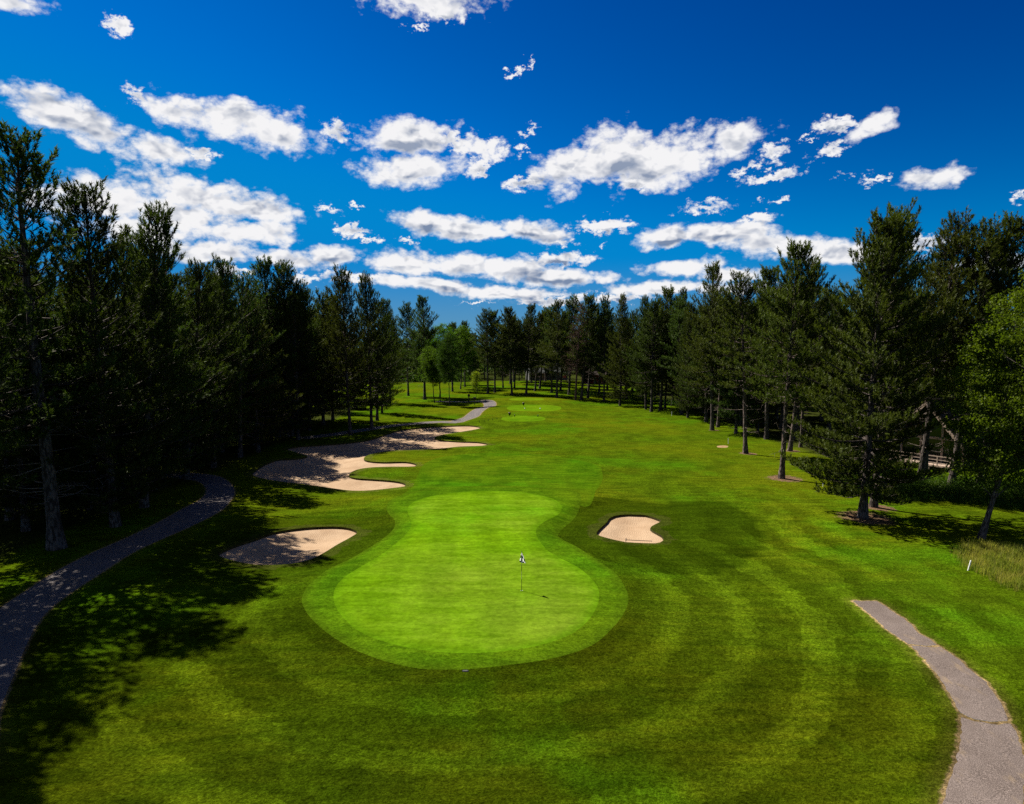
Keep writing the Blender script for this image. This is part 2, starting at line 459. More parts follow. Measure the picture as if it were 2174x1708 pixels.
PATH_R = [sharp(zp(p)) for p in PATH_R]
zq = zoomed(0, 900, 2.44)
PATH_L = outline(zq([(-700, 2300), (-420, 1950), (-180, 1600), (0, 1430), (200, 1300), (370, 1200), (560, 1105), (700, 1045), (860, 975), (990, 910), (1110, 840), (1190, 790), (1230, 740), (1215, 700), (1160, 668), (1080, 655), (980, 648), (980, 620), (1130, 622), (1290, 640), (1360, 680), (1395, 730), (1380, 785), (1320, 850), (1210, 910), (1080, 975), (900, 1060), (800, 1110), (600, 1230), (430, 1330), (290, 1440), (215, 1535), (150, 1665), (70, 1855), (-10, 2060), (-120, 2400)]))
zt = zoomed(1120, 900, 7.2467)
PATH_F = ribbon([(640, 931), (720, 921), (800, 909), (880, 900), (940, 896)] + zt([(-100, 955), (0, 930), (180, 880), (290, 800), (400, 740), (520, 695), (555, 660), (500, 632), (400, 615), (250, 600), (0, 590), (-400, 585)]), 2.6)


def ell(cx, cy, rx, ry, z):
    return outline([(cx + rx * math.copysign(abs(math.cos(t)) ** .8, math.cos(t)), cy + ry * math.copysign(abs(math.sin(t)) ** .8, math.sin(t))) for t in np.linspace(0, 2 * math.pi, 28, endpoint=False)], z)


TEES = [ell(1111, 889.5, 47, 6, .3), ell(1134, 867, 58, 7, .55), ell(1118, 848.5, 38, 2.6, .8)]
SHOULDER = outline(zg([(1606, 350), (1640, 312), (1700, 252), (1752, 200), (1790, 186), (1880, 180), (2000, 186), (2174, 206)]) + [(1500, 1068), (1560, 1095), (1585, 1135), (1560, 1178), (1490, 1205), (1400, 1212), (1320, 1200), (1262, 1176), (1222, 1150), (1192, 1122)], .1)
PATCH = ell(1534, 948.6, 12, 2.4, 0)
TEE_C = [t.mean(0) for t in TEES]


def seg_dist(P, poly, closed=True):
    A = poly; B = np.roll(poly, -1, 0)
    if not closed: A, B = A[:-1], B[:-1]
    best = np.full(len(P), 1e9)
    for a, b in zip(A, B):
        ab = b - a; t = np.clip(((P - a) @ ab) / max(ab @ ab, 1e-9), 0, 1)
        d = P - a - t[:, None] * ab
        best = np.minimum(best, (d * d).sum(1))
    return np.sqrt(best)


def inside(P, poly):
    x, y = P[:, 0], P[:, 1]; c = np.zeros(len(P), bool)
    A = poly; B = np.roll(poly, -1, 0)
    for (x1, y1), (x2, y2) in zip(A, B):
        if y1 == y2: continue
        k = ((y1 > y) != (y2 > y)) & (x < (x2 - x1) * (y - y1) / (y2 - y1) + x1)
        c ^= k
    return c


def sdist(P, poly, lim=30.0):
    d = np.full(len(P), lim)
    lo, hi = poly.min(0) - lim, poly.max(0) + lim
    k = np.all((P > lo) & (P < hi), axis=1)
    if k.any():
        q = P[k]; dd = np.minimum(seg_dist(q, poly), lim)
        d[k] = np.where(inside(q, poly), -dd, dd)
    return d


def sm(x, a, b):
    t = np.clip((x - a) / (b - a), 0, 1); return t * t * (3 - 2 * t)


COLLAR_S, BR_S, BL_S, BF_S = COLLAR[::3], BUNK_R[::2], BUNK_L[::2], BUNK_F[::2]


def height(P):
    P = np.asarray(P, float).reshape(-1, 2)
    x, y = P[:, 0], P[:, 1]
    near = sm(y, 330, 240)
    h = near * (.16 * np.sin(x * .11 + 1.3) * np.sin(y * .083) + .10 * np.sin(x * .23 + y * .17) + .05 * np.sin(x * .61 - y * .43 + 2))
    dc = sdist(P, COLLAR_S); db = sdist(P, BR_S); dl = sdist(P, BL_S); df = sdist(P, BF_S)
    h = h * (.35 + .65 * sm(dc, 0, 8))
    h = h + .5 * sm(dc, 7, -2)
    # hollow that holds the right bunker: steep edge against the green
    h = h - .95 * sm(db, 4.6, .3)
    h = h - .45 * sm(dl, 4.0, .3)
    h = h - .30 * sm(df, 3.0, .3)
    # tee mounds
    for c, rx, ry, k in ((TEE_C[0], 8, 9, .3), (TEE_C[1], 10, 10, .55), (TEE_C[2], 10, 9, .8)):
        r = np.sqrt(((x - c[0]) / rx) ** 2 + ((y - c[1]) / ry) ** 2)
        h = np.maximum(h, k * sm(r, 1.5, .75) + h * .2)
    # far rise behind the tees
    h = h + 1.1 * np.exp(-(((x - 12) / 26) ** 2 + ((y - 225) / 28) ** 2))
    return h


def hz(x, y): return float(height([[x, y]])[0])


LITTER = []     # trunks with bare needle litter round them: (x, y, radius)


# ------------------------------------------------------------------ ground: one triangulation cut along every outline
def build_ground():
    pts = []
    d = 9.0
    r = np.random.default_rng(5)
    while d < 340:
        st = .0125 * d + .05
        u = np.arange(-1.25 * d - 6, 1.25 * d + 6, st)
        pts.append(np.stack([u + r.uniform(-.3, .3, len(u)) * st, np.full(len(u), d) + r.uniform(-.3, .3, len(u)) * st], 1))
        d += st
    for x in np.arange(-3000, 3001, 300):
        for y in np.arange(-600, 6001, 300):
            if not (abs(x) < 460 and 0 < y < 380): pts.append(np.array([[x + 1.7, y + 2.3]]))
    for x in np.arange(-40, 41, 4.0):
        for y in np.arange(-40, 7, 4.0): pts.append(np.array([[x + .3, y]]))
    pts = np.concatenate(pts)
    polys = [('sand', BUNK_R), ('sand', BUNK_L), ('sand', BUNK_F), ('green', GREEN), ('collar', COLLAR), ('fair', FAIR), ('path', PATH_L), ('path', PATH_F)] + \
            [('path', p) for p in PATH_R] + [('tee', t) for t in TEES] + [('patch', PATCH)]
    for kind, p in polys:
        t = np.roll(p, -1, 0) - np.roll(p, 1, 0); t /= np.linalg.norm(t, axis=1)[:, None] + 1e-9
        n = np.stack([t[:, 1], -t[:, 0]], 1)
        for k in ((.12, .3, .6, 1.1) if kind in ('sand', 'path') else (.2, .45)):
            for sg in (-1, 1): pts = np.concatenate([pts, (p + n * k * sg * max(1, abs(p[0, 1]) / 45))[::(1 if k < .5 else 2)]])
    for x, y, rr in LITTER:
        gx = np.arange(-rr * 1.7, rr * 1.7, .22); A, B = np.meshgrid(gx, gx)
        pts = np.concatenate([pts, np.stack([A.ravel() + x + .05, B.ravel() + y], 1) + r.uniform(-.04, .04, (A.size, 2))])
    t = np.roll(SHOULDER, -1, 0) - np.roll(SHOULDER, 1, 0); t /= np.linalg.norm(t, axis=1)[:, None] + 1e-9
    for k in (.2, .35, .5, .65, .85): pts = np.concatenate([pts, SHOULDER + np.stack([t[:, 1], -t[:, 0]], 1) * k])
    # keep loose points off the outlines
    keep = np.ones(len(pts), bool)
    for _, p in polys:
        lo, hi = p.min(0) - 2, p.max(0) + 2
        k = np.where(np.all((pts > lo) & (pts < hi), 1))[0]
        if len(k): keep[k[seg_dist(pts[k], p) < .004 * np.abs(pts[k, 1]) + .03]] = False
    pts = pts[keep]
    V = [Vector(p) for p in pts]; E = []
    for _, p in polys:
        n0 = len(V); V += [Vector(q) for q in p]
        E += [(n0 + i, n0 + (i + 1) % len(p)) for i in range(len(p))]
    ov, oe, of, *_ = delaunay_2d_cdt(V, E, [], 0, 1e-5)
    P = np.array([(v.x, v.y) for v in ov]); F = np.array([f for f in of if len(f) == 3])
    # make every triangle face up
    a, b, c = P[F[:, 0]], P[F[:, 1]], P[F[:, 2]]
    ar = (b[:, 0] - a[:, 0]) * (c[:, 1] - a[:, 1]) - (b[:, 1] - a[:, 1]) * (c[:, 0] - a[:, 0])
    F[ar < 0] = F[ar < 0][:, ::-1]
    F = F[np.abs(ar) > 1e-9]
    cen = P[F].mean(1)
    reg = np.full(len(F), -1)
    for i, (_, p) in reversed(list(enumerate(polys))):
        lo, hi = p.min(0), p.max(0)
        k = np.where(np.all((cen >= lo) & (cen <= hi), 1))[0]
        if len(k): reg[k[inside(cen[k], p)]] = i
    Z = height(P)
    return P, F, Z, reg, polys




def sub(mask):
    f = FA[mask]; u, inv = np.unique(f, return_inverse=True)
    return u, inv.reshape(-1, 3)


def put_attr(me, name, val):
    a = me.attributes.new(name, 'FLOAT', 'POINT'); a.data.foreach_set('value', np.asarray(val, np.float32))




def surf(name, mask, mat, label, cat, dz=0.0):
    u, f = sub(mask)
    me = mesh_np(name, np.c_[P2[u], ZA[u] + dz], f, smooth=True)
    o = link(name, me, mat)
    tag(o, label, cat, kind='structure')
    return o, u


def sand(idx, poly, label):
    u, f = sub(REG == idx)
    q = P2[u]; sd = sdist(q, poly)
    z = ZA[u] - .17 - .30 * sm(-sd, 0, 2.4)
    V = np.c_[q, z]
    # the turf lip: a low wall from the sand up to the grass
    cnt = {}
    for t in f:
        for a, b in ((t[0], t[1]), (t[1], t[2]), (t[2], t[0])):
            if (b, a) in cnt: del cnt[(b, a)]
            else: cnt[(a, b)] = 1
    n = len(V); base = {}
    extra = []; quads = []
    def dup(i):
        if i not in base:
            base[i] = (n + len(extra), n + len(extra) + 1)
            extra.append((*q[i], ZA[u[i]])); extra.append((*q[i], z[i] - .05))
        return base[i]
    for a, b in cnt:
        ta, la = dup(a); tb, lb = dup(b)
        quads.append((la, lb, tb, ta))
    V = np.concatenate([V, np.array(extra)])
    me = mesh_np('sand_bunker', V, f, np.array(quads), [0] * len(f) + [1] * len(quads), smooth=True)
    o = link('sand_bunker', me, [M_sand, M_lip])
    tag(o, label, 'bunker', kind='structure')
    return o


# ------------------------------------------------------------------ trees
def tubes(paths, sides=3):
    """paths: list of (pts (n,3), radii (n))"""
    V, Q, n0 = [], [], 0
    ang = np.linspace(0, 2 * math.pi, sides, endpoint=False)
    for pts, rad in paths:
        pts = np.asarray(pts, float); n = len(pts)
        t = np.gradient(pts, axis=0); t /= (np.linalg.norm(t, axis=1)[:, None] + 1e-9)
        ref = np.array([0, 0, 1.0]) if abs(t[0, 2]) < .8 else np.array([1.0, 0, 0])
        a = np.cross(t, ref); a /= (np.linalg.norm(a, axis=1)[:, None] + 1e-9)
        b = np.cross(t, a)
        ring = pts[:, None, :] + np.asarray(rad)[:, None, None] * (np.cos(ang)[None, :, None] * a[:, None, :] + np.sin(ang)[None, :, None] * b[:, None, :])
        V.append(ring.reshape(-1, 3))
        i = np.arange(n - 1)[:, None] * sides; j = np.arange(sides)[None, :]; j2 = (j + 1) % sides
        Q.append(np.stack([i + j, i + j2, i + sides + j2, i + sides + j], -1).reshape(-1, 4) + n0)
        n0 += n * sides
    return np.concatenate(V), np.concatenate(Q)


def unit(v): return v / (np.linalg.norm(v) + 1e-9)


def needles(pos, ax, size, r, K=16, ln=.19, w=.034):
    """every shoot becomes a brush of needle blades"""
    pos, ax, size = np.array(pos), np.array(ax), np.array(size)
    ax = ax / np.linalg.norm(ax, axis=1)[:, None]
    n = len(pos)
    ref = np.where(np.abs(ax[:, 2:3]) < .9, np.array([[0, 0, 1.0]]), np.array([[1.0, 0, 0]]))
    a = np.cross(ax, ref); a /= np.linalg.norm(a, axis=1)[:, None]; b = np.cross(ax, a)
    ph = r.uniform(0, 2 * math.pi, (n, K)); th = r.uniform(.45, 1.15, (n, K))
    al = r.uniform(-.1, 1, (n, K))
    rad = np.cos(ph)[..., None] * a[:, None] + np.sin(ph)[..., None] * b[:, None]
    d = np.cos(th)[..., None] * ax[:, None] + np.sin(th)[..., None] * rad
    base = pos[:, None] + ax[:, None] * (al * size[:, None] * .46)[..., None]
    side = np.cross(d, ax[:, None]); side /= (np.linalg.norm(side, axis=2)[..., None] + 1e-9)
    L = (ln * size[:, None] * r.uniform(.75, 1.2, (n, K)))[..., None]
    W = (w * size[:, None] * r.uniform(.7, 1.2, (n, K)))[..., None] * .5
    V = np.stack([base - side * W, base + side * W, base + d * L], 2).reshape(-1, 3)
    return V, np.arange(len(V)).reshape(-1, 3)


def make_pine(seed, H=22.0, cb=.45, Rm=3.3, dens=1.0, K=24, gap=.10, dead=14, r0=.24, up=1.0, leaders=0, kneedle=1.0):
    r = np.random.default_rng(seed)
    zs = np.linspace(0, H * .985, 16); wob = np.cumsum(r.normal(0, .05, (16, 2)), 0) * np.linspace(0, 1, 16)[:, None]
    trunk = np.c_[wob, zs]
    rad = r0 * (1 - zs / H) ** .75 + .018; rad[0] *= 1.45; rad[1] *= 1.02
    def tp(z): return np.array([np.interp(z, zs, trunk[:, 0]), np.interp(z, zs, trunk[:, 1]), z])
    limb, deadp, tp_, ta_, ts_ = [], [], [], [], []
    zb = cb * H; z = zb; ph = r.uniform(0, 6, 3)
    while z < H * .965:
        t = (z - zb) / (H - zb)
        nb = r.integers(4, 7)
        az0 = r.uniform(0, 6.28)
        for k in range(nb):
            if r.random() < gap: continue
            az = az0 + 6.283 * k / nb + r.normal(0, .25)
            prof = Rm * (1 - t) ** .80 * (.60 + .40 * min(1, t / .2)) + .45
            prof *= 1 + .28 * math.sin(2 * az + ph[0] + t * 5) * math.sin(t * 9 + ph[1])
            L = prof * r.uniform(.68, 1.16)
            el = R(-8 + 62 * t ** 1.1 + r.normal(0, 8)) * up
            hd = np.array([math.cos(az), math.sin(az), 0])
            ns = 6; s = np.linspace(0, 1, ns)
            curl = .16 + .20 * t
            sag = -.05 * (1 - t)
            pts = tp(z)[None] + hd[None] * (L * s * math.cos(el))[:, None]
            pts[:, 2] += L * (s * math.sin(el) + curl * s ** 2.4 + sag * np.sin(s * 3.14))
            lat = np.array([-hd[1], hd[0], 0]) * r.normal(0, .08)
            pts += lat[None] * (L * s ** 2)[:, None]
            limb.append((pts, np.linspace(.028 + .011 * L, .008, ns)))
            nsub = 2 + int(L * 3.8 * dens)
            for j in range(nsub):
                u = .22 + .78 * (j + r.random()) / nsub
                p = np.array([np.interp(u, s, pts[:, c]) for c in range(3)])
                fwd = unit(pts[min(ns - 1, int(u * (ns - 1)) + 1)] - pts[int(u * (ns - 1)) - (1 if u > .99 else 0)])
                sgn = 1 if j % 2 else -1
                sidev = unit(np.cross(fwd, [0, 0, 1])) * sgn
                a = r.uniform(.5, 1.15)
                dr = unit(fwd * math.cos(a) + sidev * math.sin(a) + np.array([0, 0, r.uniform(.0, .35)]))
                l2 = (.20 + .34 * (1 - u) * L * .55 + .12) * r.uniform(.7, 1.3)
                end = p + dr * l2 + np.array([0, 0, .12 * l2])
                limb.append((np.array([p, end]), np.array([.012, .006])))
                m = max(1, int(l2 / .27))
                for q in range(m):
                    v = (q + 1) / m if m > 1 else 1
                    tp_.append(p + (end - p) * v + r.normal(0, .04, 3))
                    ta_.append(dr * r.uniform(.4, .9) + np.array([0, 0, r.uniform(.35, 1.0)]) + r.normal(0, .25, 3))
                    ts_.append(r.uniform(.8, 1.2))
            tp_.append(pts[-1]); ta_.append(unit(pts[-1] - pts[-2]) + np.array([0, 0, .5])); ts_.append(1.25)
        z += r.uniform(.38, .72) * (1.15 - .4 * t) / max(.6, dens ** .5)
    # leading shoots
    for q in range(7 + leaders):
        zz = H * (.93 + .07 * q / 7) if q < 7 else H * r.uniform(.82, .97)
        b = tp(min(zz, H * .985)) + (0 if q < 7 else 1) * np.array([r.normal(0, .5), r.normal(0, .5), 0])
        tp_.append(b); ta_.append(np.array([r.normal(0, .2), r.normal(0, .2), 1])); ts_.append(1.3)
    # dead snags on the bare trunk
    for q in range(dead):
        zz = r.uniform(.12 * H, max(zb + 2.5, .3 * H)); az = r.uniform(0, 6.283); L = r.uniform(.5, 2.6)
        hd = np.array([math.cos(az), math.sin(az), r.uniform(-.25, .25)])
        p0 = tp(zz); p1 = p0 + hd * L * .55; p2 = p1 + (hd + np.array([r.normal(0, .25), r.normal(0, .25), r.uniform(-.1, .5)])) * L * .45
        deadp.append((np.array([p0, p1, p2]), np.array([.035, .022, .007])))
        for _ in range(int(L * 2)):
            u = r.uniform(.3, 1); p = p1 * (1 - u) + p2 * u
            deadp.append((np.array([p, p + (hd * .4 + r.normal(0, .5, 3)) * r.uniform(.25, .7)]), np.array([.012, .004])))
    tv, tq = tubes([(trunk, rad)], 9)
    if limb:
        lv, lq = tubes(limb, 3)
        tv2, tq2 = np.concatenate([tv, lv]), np.concatenate([tq, lq + len(tv)])
    else: tv2, tq2 = tv, tq
    mi_ = np.zeros(len(tq2), int)
    if deadp:
        dv, dq = tubes(deadp, 3)
        tq2 = np.concatenate([tq2, dq + len(tv2)]); tv2 = np.concatenate([tv2, dv]); mi_ = np.r_[mi_, np.ones(len(dq), int)]
    mt = mesh_np('trunk', tv2, None, tq2, mi_, smooth=True)
    nv, nf = needles(tp_, ta_, ts_, r, K, .25 * kneedle, .066 * kneedle)
    mc = mesh_np('crown', nv, nf)
    return dict(H=H, trunk=mt, crown=mc, dead=None)


def make_snag(seed, H=22.0):
    """a dead pine: grey-brown twigs, hardly a needle left"""
    r = np.random.default_rng(seed)
    zs = np.linspace(0, H, 12); trunk = np.c_[np.cumsum(r.normal(0, .05, (12, 2)), 0), zs]
    limb = []; tp_, ta_, ts_ = [], [], []
    for z in np.arange(H * .3, H * .98, .33):
        t = (z - H * .3) / (H * .7)
        for k in range(4):
            az = r.uniform(0, 6.28); L = (2.7 * (1 - t) ** .7 + .3) * r.uniform(.5, 1.1)
            hd = np.array([math.cos(az), math.sin(az), .05 + .5 * t])
            p0 = np.array([np.interp(z, zs, trunk[:, 0]), np.interp(z, zs, trunk[:, 1]), z]); p1 = p0 + hd * L
            limb.append((np.array([p0, (p0 + p1) / 2 + r.normal(0, .08, 3), p1]), np.array([.035, .02, .008])))
            for _ in range(int(3 + 3.5 * L)):
                u = r.uniform(.25, 1); p = p0 + (p1 - p0) * u
                e = p + (hd * .5 + r.normal(0, .5, 3)) * r.uniform(.3, .8)
                limb.append((np.array([p, e]), np.array([.014, .005])))
                if r.random() < .45: tp_.append(e); ta_.append(r.normal(0, .5, 3) + hd); ts_.append(.8)
    tv, tq = tubes([(trunk, .2 * (1 - zs / H) ** .8 + .02)], 8); lv, lq = tubes(limb, 3)
    mt = mesh_np('trunk', np.concatenate([tv, lv]), None, np.concatenate([tq, lq + len(tv)]), smooth=True)
    nv, nf = needles(tp_, ta_, ts_, r, 9)
    return dict(H=H, trunk=mt, crown=mesh_np('crown', nv, nf), dead=None)


def make_broadleaf(seed, H=18.0, Rm=5.0, cb=.25, n_leaf=34000, leaf=.17, r0=.22, lobes=22, slim=1.0):
    r = np.random.default_rng(seed)
    zs = np.linspace(0, H * .62, 9); trunk = np.c_[np.cumsum(r.normal(0, .09, (9, 2)), 0), zs]
    paths = [(trunk, r0 * (1 - .75 * zs / zs[-1]) * np.r_[1.4, np.ones(8)])]
    C, Rr = [], []
    zc0 = cb * H
    for i in range(lobes):
        t = (i + .5) / lobes
        z = zc0 + (H - zc0) * (.06 + .86 * t)
        env = Rm * math.sin(math.pi * min(.97, .16 + .80 * t) ** 1.05) ** .75 * slim
        az = i * 2.4 + r.uniform(-.5, .5); d = env * r.uniform(.35, .78)
        c = np.array([math.cos(az) * d, math.sin(az) * d, z]); C.append(c)
        Rr.append(np.array([1, 1, .72]) * env * r.uniform(.36, .56) + .35)
        z0 = max(H * .15, min(z - d * .7, H * .6)); p0 = np.array([np.interp(z0, zs, trunk[:, 0]), np.interp(z0, zs, trunk[:, 1]), z0])
        mid = (p0 + c) / 2 + np.array([0, 0, -.06 * d]) + r.normal(0, .12, 3)
        paths.append((np.array([p0, mid, c]), np.array([.045 + .012 * d, .035, .014])))
        for _ in range(5):
            e = c + r.normal(0, 1, 3) * Rr[-1] * .55
            paths.append((np.array([c * .6 + mid * .4, e]), np.array([.018, .006])))
    C.append(np.array([0, 0, H * .9])); Rr.append(np.array([1, 1, .85]) * (Rm * .38 * slim))
    C, Rr = np.array(C), np.array(Rr)
    wts = (Rr.prod(1)) ** .66; wts /= wts.sum()
    k = r.choice(len(C), n_leaf, p=wts)
    d = r.normal(0, 1, (n_leaf, 3)); d /= np.linalg.norm(d, axis=1)[:, None]
    # leaves gather in sprays: gaps between them let the sky through
    spray = r.integers(0, max(60, n_leaf // 70), n_leaf)
    ns = spray.max() + 1
    kd = r.choice(len(C), ns, p=wts); dd = r.normal(0, 1, (ns, 3)); dd /= np.linalg.norm(dd, axis=1)[:, None]
    sc = C[kd] + dd * Rr[kd] * (r.uniform(.35, 1.05, (ns, 1)) ** .6)
    pos = sc[spray] + r.normal(0, 1, (n_leaf, 3)) * np.array([.38, .38, .16]) * (leaf / .17) ** .4
    pos[:, 2] = np.maximum(pos[:, 2], zc0 * .6)
    nrm = r.normal(0, .55, (n_leaf, 3)) + np.array([0, 0, .9]); nrm /= np.linalg.norm(nrm, axis=1)[:, None]
    a = np.cross(nrm, r.normal(0, 1, (n_leaf, 3))); a /= np.linalg.norm(a, axis=1)[:, None]; b = np.cross(nrm, a)
    L = (leaf * r.uniform(.7, 1.25, n_leaf))[:, None]; W = L * .38
    V = np.stack([pos - a * L * .5, pos + b * W + nrm * L * .08, pos + a * L * .5, pos - b * W + nrm * L * .08], 1).reshape(-1, 3)
    Q = np.arange(len(V)).reshape(-1, 4)
    tv, tq = tubes(paths, 6)
    return dict(H=H, trunk=mesh_np('trunk', tv, None, tq, smooth=True), crown=mesh_np('crown', V, None, Q), dead=None)


PINE = dict(
    tall=[make_pine(1, cb=.34, Rm=4.8, leaders=5), make_pine(2, cb=.40, Rm=4.5, dead=20, leaders=7), make_pine(3, cb=.28, Rm=5.1, leaders=12)],
    full=[make_pine(4, cb=.08, Rm=5.0, dead=10, leaders=8), make_pine(5, cb=.14, Rm=4.7, dead=10, leaders=14), make_pine(6, cb=.20, Rm=5.2, gap=.14, dead=16, leaders=20)],
    wide=[make_pine(7, cb=.09, Rm=6.6, dens=1.1, K=28, leaders=10, gap=.12, dead=22, r0=.30)],
    open=[make_pine(10, cb=.30, Rm=4.9, dens=.85, K=20, gap=.24, leaders=9, dead=26), make_pine(11, cb=.24, Rm=5.1, dens=.85, K=20, gap=.26, leaders=14, dead=26)],
    lean=[make_pine(8, cb=.30, Rm=4.3, dens=.8, K=26, gap=.30, leaders=6, dead=46, r0=.30)],
)
SNAG = make_snag(9)
MAPLE = [make_broadleaf(21, 18, 6.2, .16, 62000, .19, .26, 30), make_broadleaf(22, 16, 4.6, .30, 30000, .2, .2, 18)]
SAPLING = make_broadleaf(23, 7, 1.5, .22, 5000, .17, .06, 10, .9)


def plant(name, kind, proto, x, y, H, label, cat='tree', group=None, lean=(0, 0), rz=None, wide=1.0, mats=(None, None)):
    s = H / proto['H']
    z = hz(x, y) - .06
    root = empty(name, (x, y, z))
    rz = random.uniform(0, 6.283) if rz is None else rz
    root.rotation_mode = 'XYZ'
    Mx = Matrix.Rotation(lean[0], 4, 'Y') @ Matrix.Rotation(lean[1], 4, 'X') @ Matrix.Rotation(rz, 4, 'Z')
    root.rotation_euler = Mx.to_euler()
    root.scale = (s * wide, s * wide, s)
    tag(root, label, cat, group)
    bark, leaf = mats
    for nm in ('trunk', 'crown', 'dead'):
        me = proto[nm]
        if me is None: continue
        m = {'trunk': bark or M_bark, 'crown': leaf or M_needle, 'dead': M_dead}[nm]
        o = bpy.data.objects.new('dead_branches' if nm == 'dead' else nm, me)
        if not me.materials:
            me.materials.append(m)
            if nm == 'trunk': me.materials.append(M_dead)
        COL.objects.link(o); o.parent = root
        if me.materials[0] != m:
            o.material_slots[0].link = 'OBJECT'; o.material_slots[0].material = m
    return root


TREES = []   # (x, y) of every trunk


def front(bx, by, tx, ty, kind, label, name='pine_tree', var=None, wide=1.0, mats=(None, None), litter=0, group=None, z=0.0):
    x, y = at(bx, by, z)
    X, Z = at_depth(tx, ty, y)
    H = max(5.0, Z - hz(x, y))
    ln = max(-.09, min(.09, (X - x) / H))
    if isinstance(kind, dict): proto = kind
    else:
        L = PINE[kind]; proto = L[(var if var is not None else len(TREES)) % len(L)]
    TREES.append((x, y))
    if litter: LITTER.append((x, y, litter))
    return plant(name, kind, proto, x, y, H, label, group=group, lean=(math.atan(ln), random.uniform(-.02, .02)), wide=wide * .93, mats=mats)


O2 = (None, M_needle2)
D2 = (M_barkd, None)
# left edge of the hole
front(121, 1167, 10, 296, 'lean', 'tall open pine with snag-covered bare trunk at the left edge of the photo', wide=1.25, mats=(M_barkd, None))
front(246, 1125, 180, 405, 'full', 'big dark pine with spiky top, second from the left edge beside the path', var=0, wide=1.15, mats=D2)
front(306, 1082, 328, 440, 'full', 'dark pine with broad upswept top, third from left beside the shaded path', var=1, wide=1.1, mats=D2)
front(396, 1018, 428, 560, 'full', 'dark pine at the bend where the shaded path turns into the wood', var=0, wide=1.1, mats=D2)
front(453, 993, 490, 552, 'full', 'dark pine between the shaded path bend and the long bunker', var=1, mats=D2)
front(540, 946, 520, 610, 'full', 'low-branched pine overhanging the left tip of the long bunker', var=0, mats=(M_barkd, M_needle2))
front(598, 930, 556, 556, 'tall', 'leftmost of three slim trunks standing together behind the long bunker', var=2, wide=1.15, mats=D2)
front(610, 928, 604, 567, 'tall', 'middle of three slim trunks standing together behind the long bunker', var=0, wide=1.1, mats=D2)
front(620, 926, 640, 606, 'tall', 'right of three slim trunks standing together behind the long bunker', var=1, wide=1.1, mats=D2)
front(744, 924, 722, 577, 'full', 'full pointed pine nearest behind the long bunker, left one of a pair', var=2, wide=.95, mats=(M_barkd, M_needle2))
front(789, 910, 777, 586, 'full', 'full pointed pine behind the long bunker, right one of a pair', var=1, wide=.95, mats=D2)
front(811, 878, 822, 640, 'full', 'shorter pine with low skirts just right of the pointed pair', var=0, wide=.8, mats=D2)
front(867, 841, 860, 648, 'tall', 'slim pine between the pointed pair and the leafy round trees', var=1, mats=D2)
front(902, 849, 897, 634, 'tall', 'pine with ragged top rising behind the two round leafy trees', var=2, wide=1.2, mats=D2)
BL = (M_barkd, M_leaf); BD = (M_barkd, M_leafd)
front(924, 856, 912, 731, MAPLE[1], 'small rounded leafy tree, lower of the leafy trees left of the sapling', 'leafy_tree', mats=BL, wide=.85)
front(934, 845, 936, 682, MAPLE[1], 'tall rounded leafy tree with bright dome top left of the sapling', 'leafy_tree', mats=BL, wide=.8)
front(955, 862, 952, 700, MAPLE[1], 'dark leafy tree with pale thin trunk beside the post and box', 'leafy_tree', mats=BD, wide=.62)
front(977, 828, 982, 687, MAPLE[1], 'leafy tree with domed top behind the bright young sapling', 'leafy_tree', mats=BL, wide=.8)
front(1010.6, 844, 1011, 787, SAPLING, 'bright yellow-green young sapling beside the path end', 'sapling', mats=(M_barkd, M_sapl))
# across the back, behind the tees
far = [
    (1036, 837, 1035, 661, 'tall', 1, 'bare-trunked pine first right of the sapling, behind the tees'),
    (1051, 835, 1048, 664, 'tall', 0, 'bare-trunked pine second right of the sapling, behind the tees'),
    (1068, 827, 1064, 692, 'tall', 2, 'stout short-trunked pine on the rise between two bare-trunked pines'),
    (1087, 840, 1078, 657, 'tall', 0, 'pine with pointed top standing behind the left end of the top tee'),
    (1092, 828, 1101, 684, 'tall', 1, 'smaller pine close behind the pine at the top tee left end'),
    (1117, 840, 1128, 650, 'tall', 2, 'twin-looking leaning pine behind the middle of the top tee'),
    (1136, 833, 1150, 667, 'tall', 0, 'thick-trunked pine on the sunlit rise in front of the grey house'),
    (1146, 829, 1166, 656, 'tall', 1, 'thin pine on the sunlit rise in front of the grey house'),
    (1171, 836, 1174, 655, 'tall', 1, 'slim pine between the grey house and the top tee right end'),
    (1182, 847, 1186, 643, 'tall', 2, 'dark pine standing at the right end of the top tee'),
    (1190, 832, 1200, 665, 'tall', 0, 'slim pine just behind the dark pine at the top tee right end'),
    (1208, 840, 1216, 633, 'tall', 1, 'tall pine left of the withered brown pine'),
    (1234, 850, 1251, 632, 'tall', 0, 'tall pine right of the withered brown pine before the brick house'),
    (1248, 846, 1262, 650, 'tall', 1, 'pine with thin clustered trunk in front of the brick house'),
    (1282, 852, 1287, 633, 'full', 2, 'low-skirted pine at the corner where the right wood begins'),
    (1316, 862, 1323, 630, 'full', 0, 'second low-skirted pine along the right wood from the far corner'),
    (1371, 870, 1367, 632, 'full', 1, 'left of two pines close together at the far right fairway edge'),
    (1383, 875, 1390, 642, 'tall', 2, 'right of two pines close together at the far right fairway edge'),
    (1402, 872, 1419, 616, 'tall', 0, 'tall pine just right of the close pair at the far right edge'),
    (1427, 863, 1450, 614, 'full', 1, 'tall pine in the second row above the far white stake'),
    (1460, 889, 1468, 646, 'full', 0, 'bushy pine with branches to the grass just right of the far white stake'),
]
for i, (a, b, c, d, k, v, lab) in enumerate(far):
    front(a, b, c, d, k, lab, var=v, wide=(1.12 if k == 'tall' else .82), mats=(M_barkd, M_needle2 if i % 3 == 0 else None))
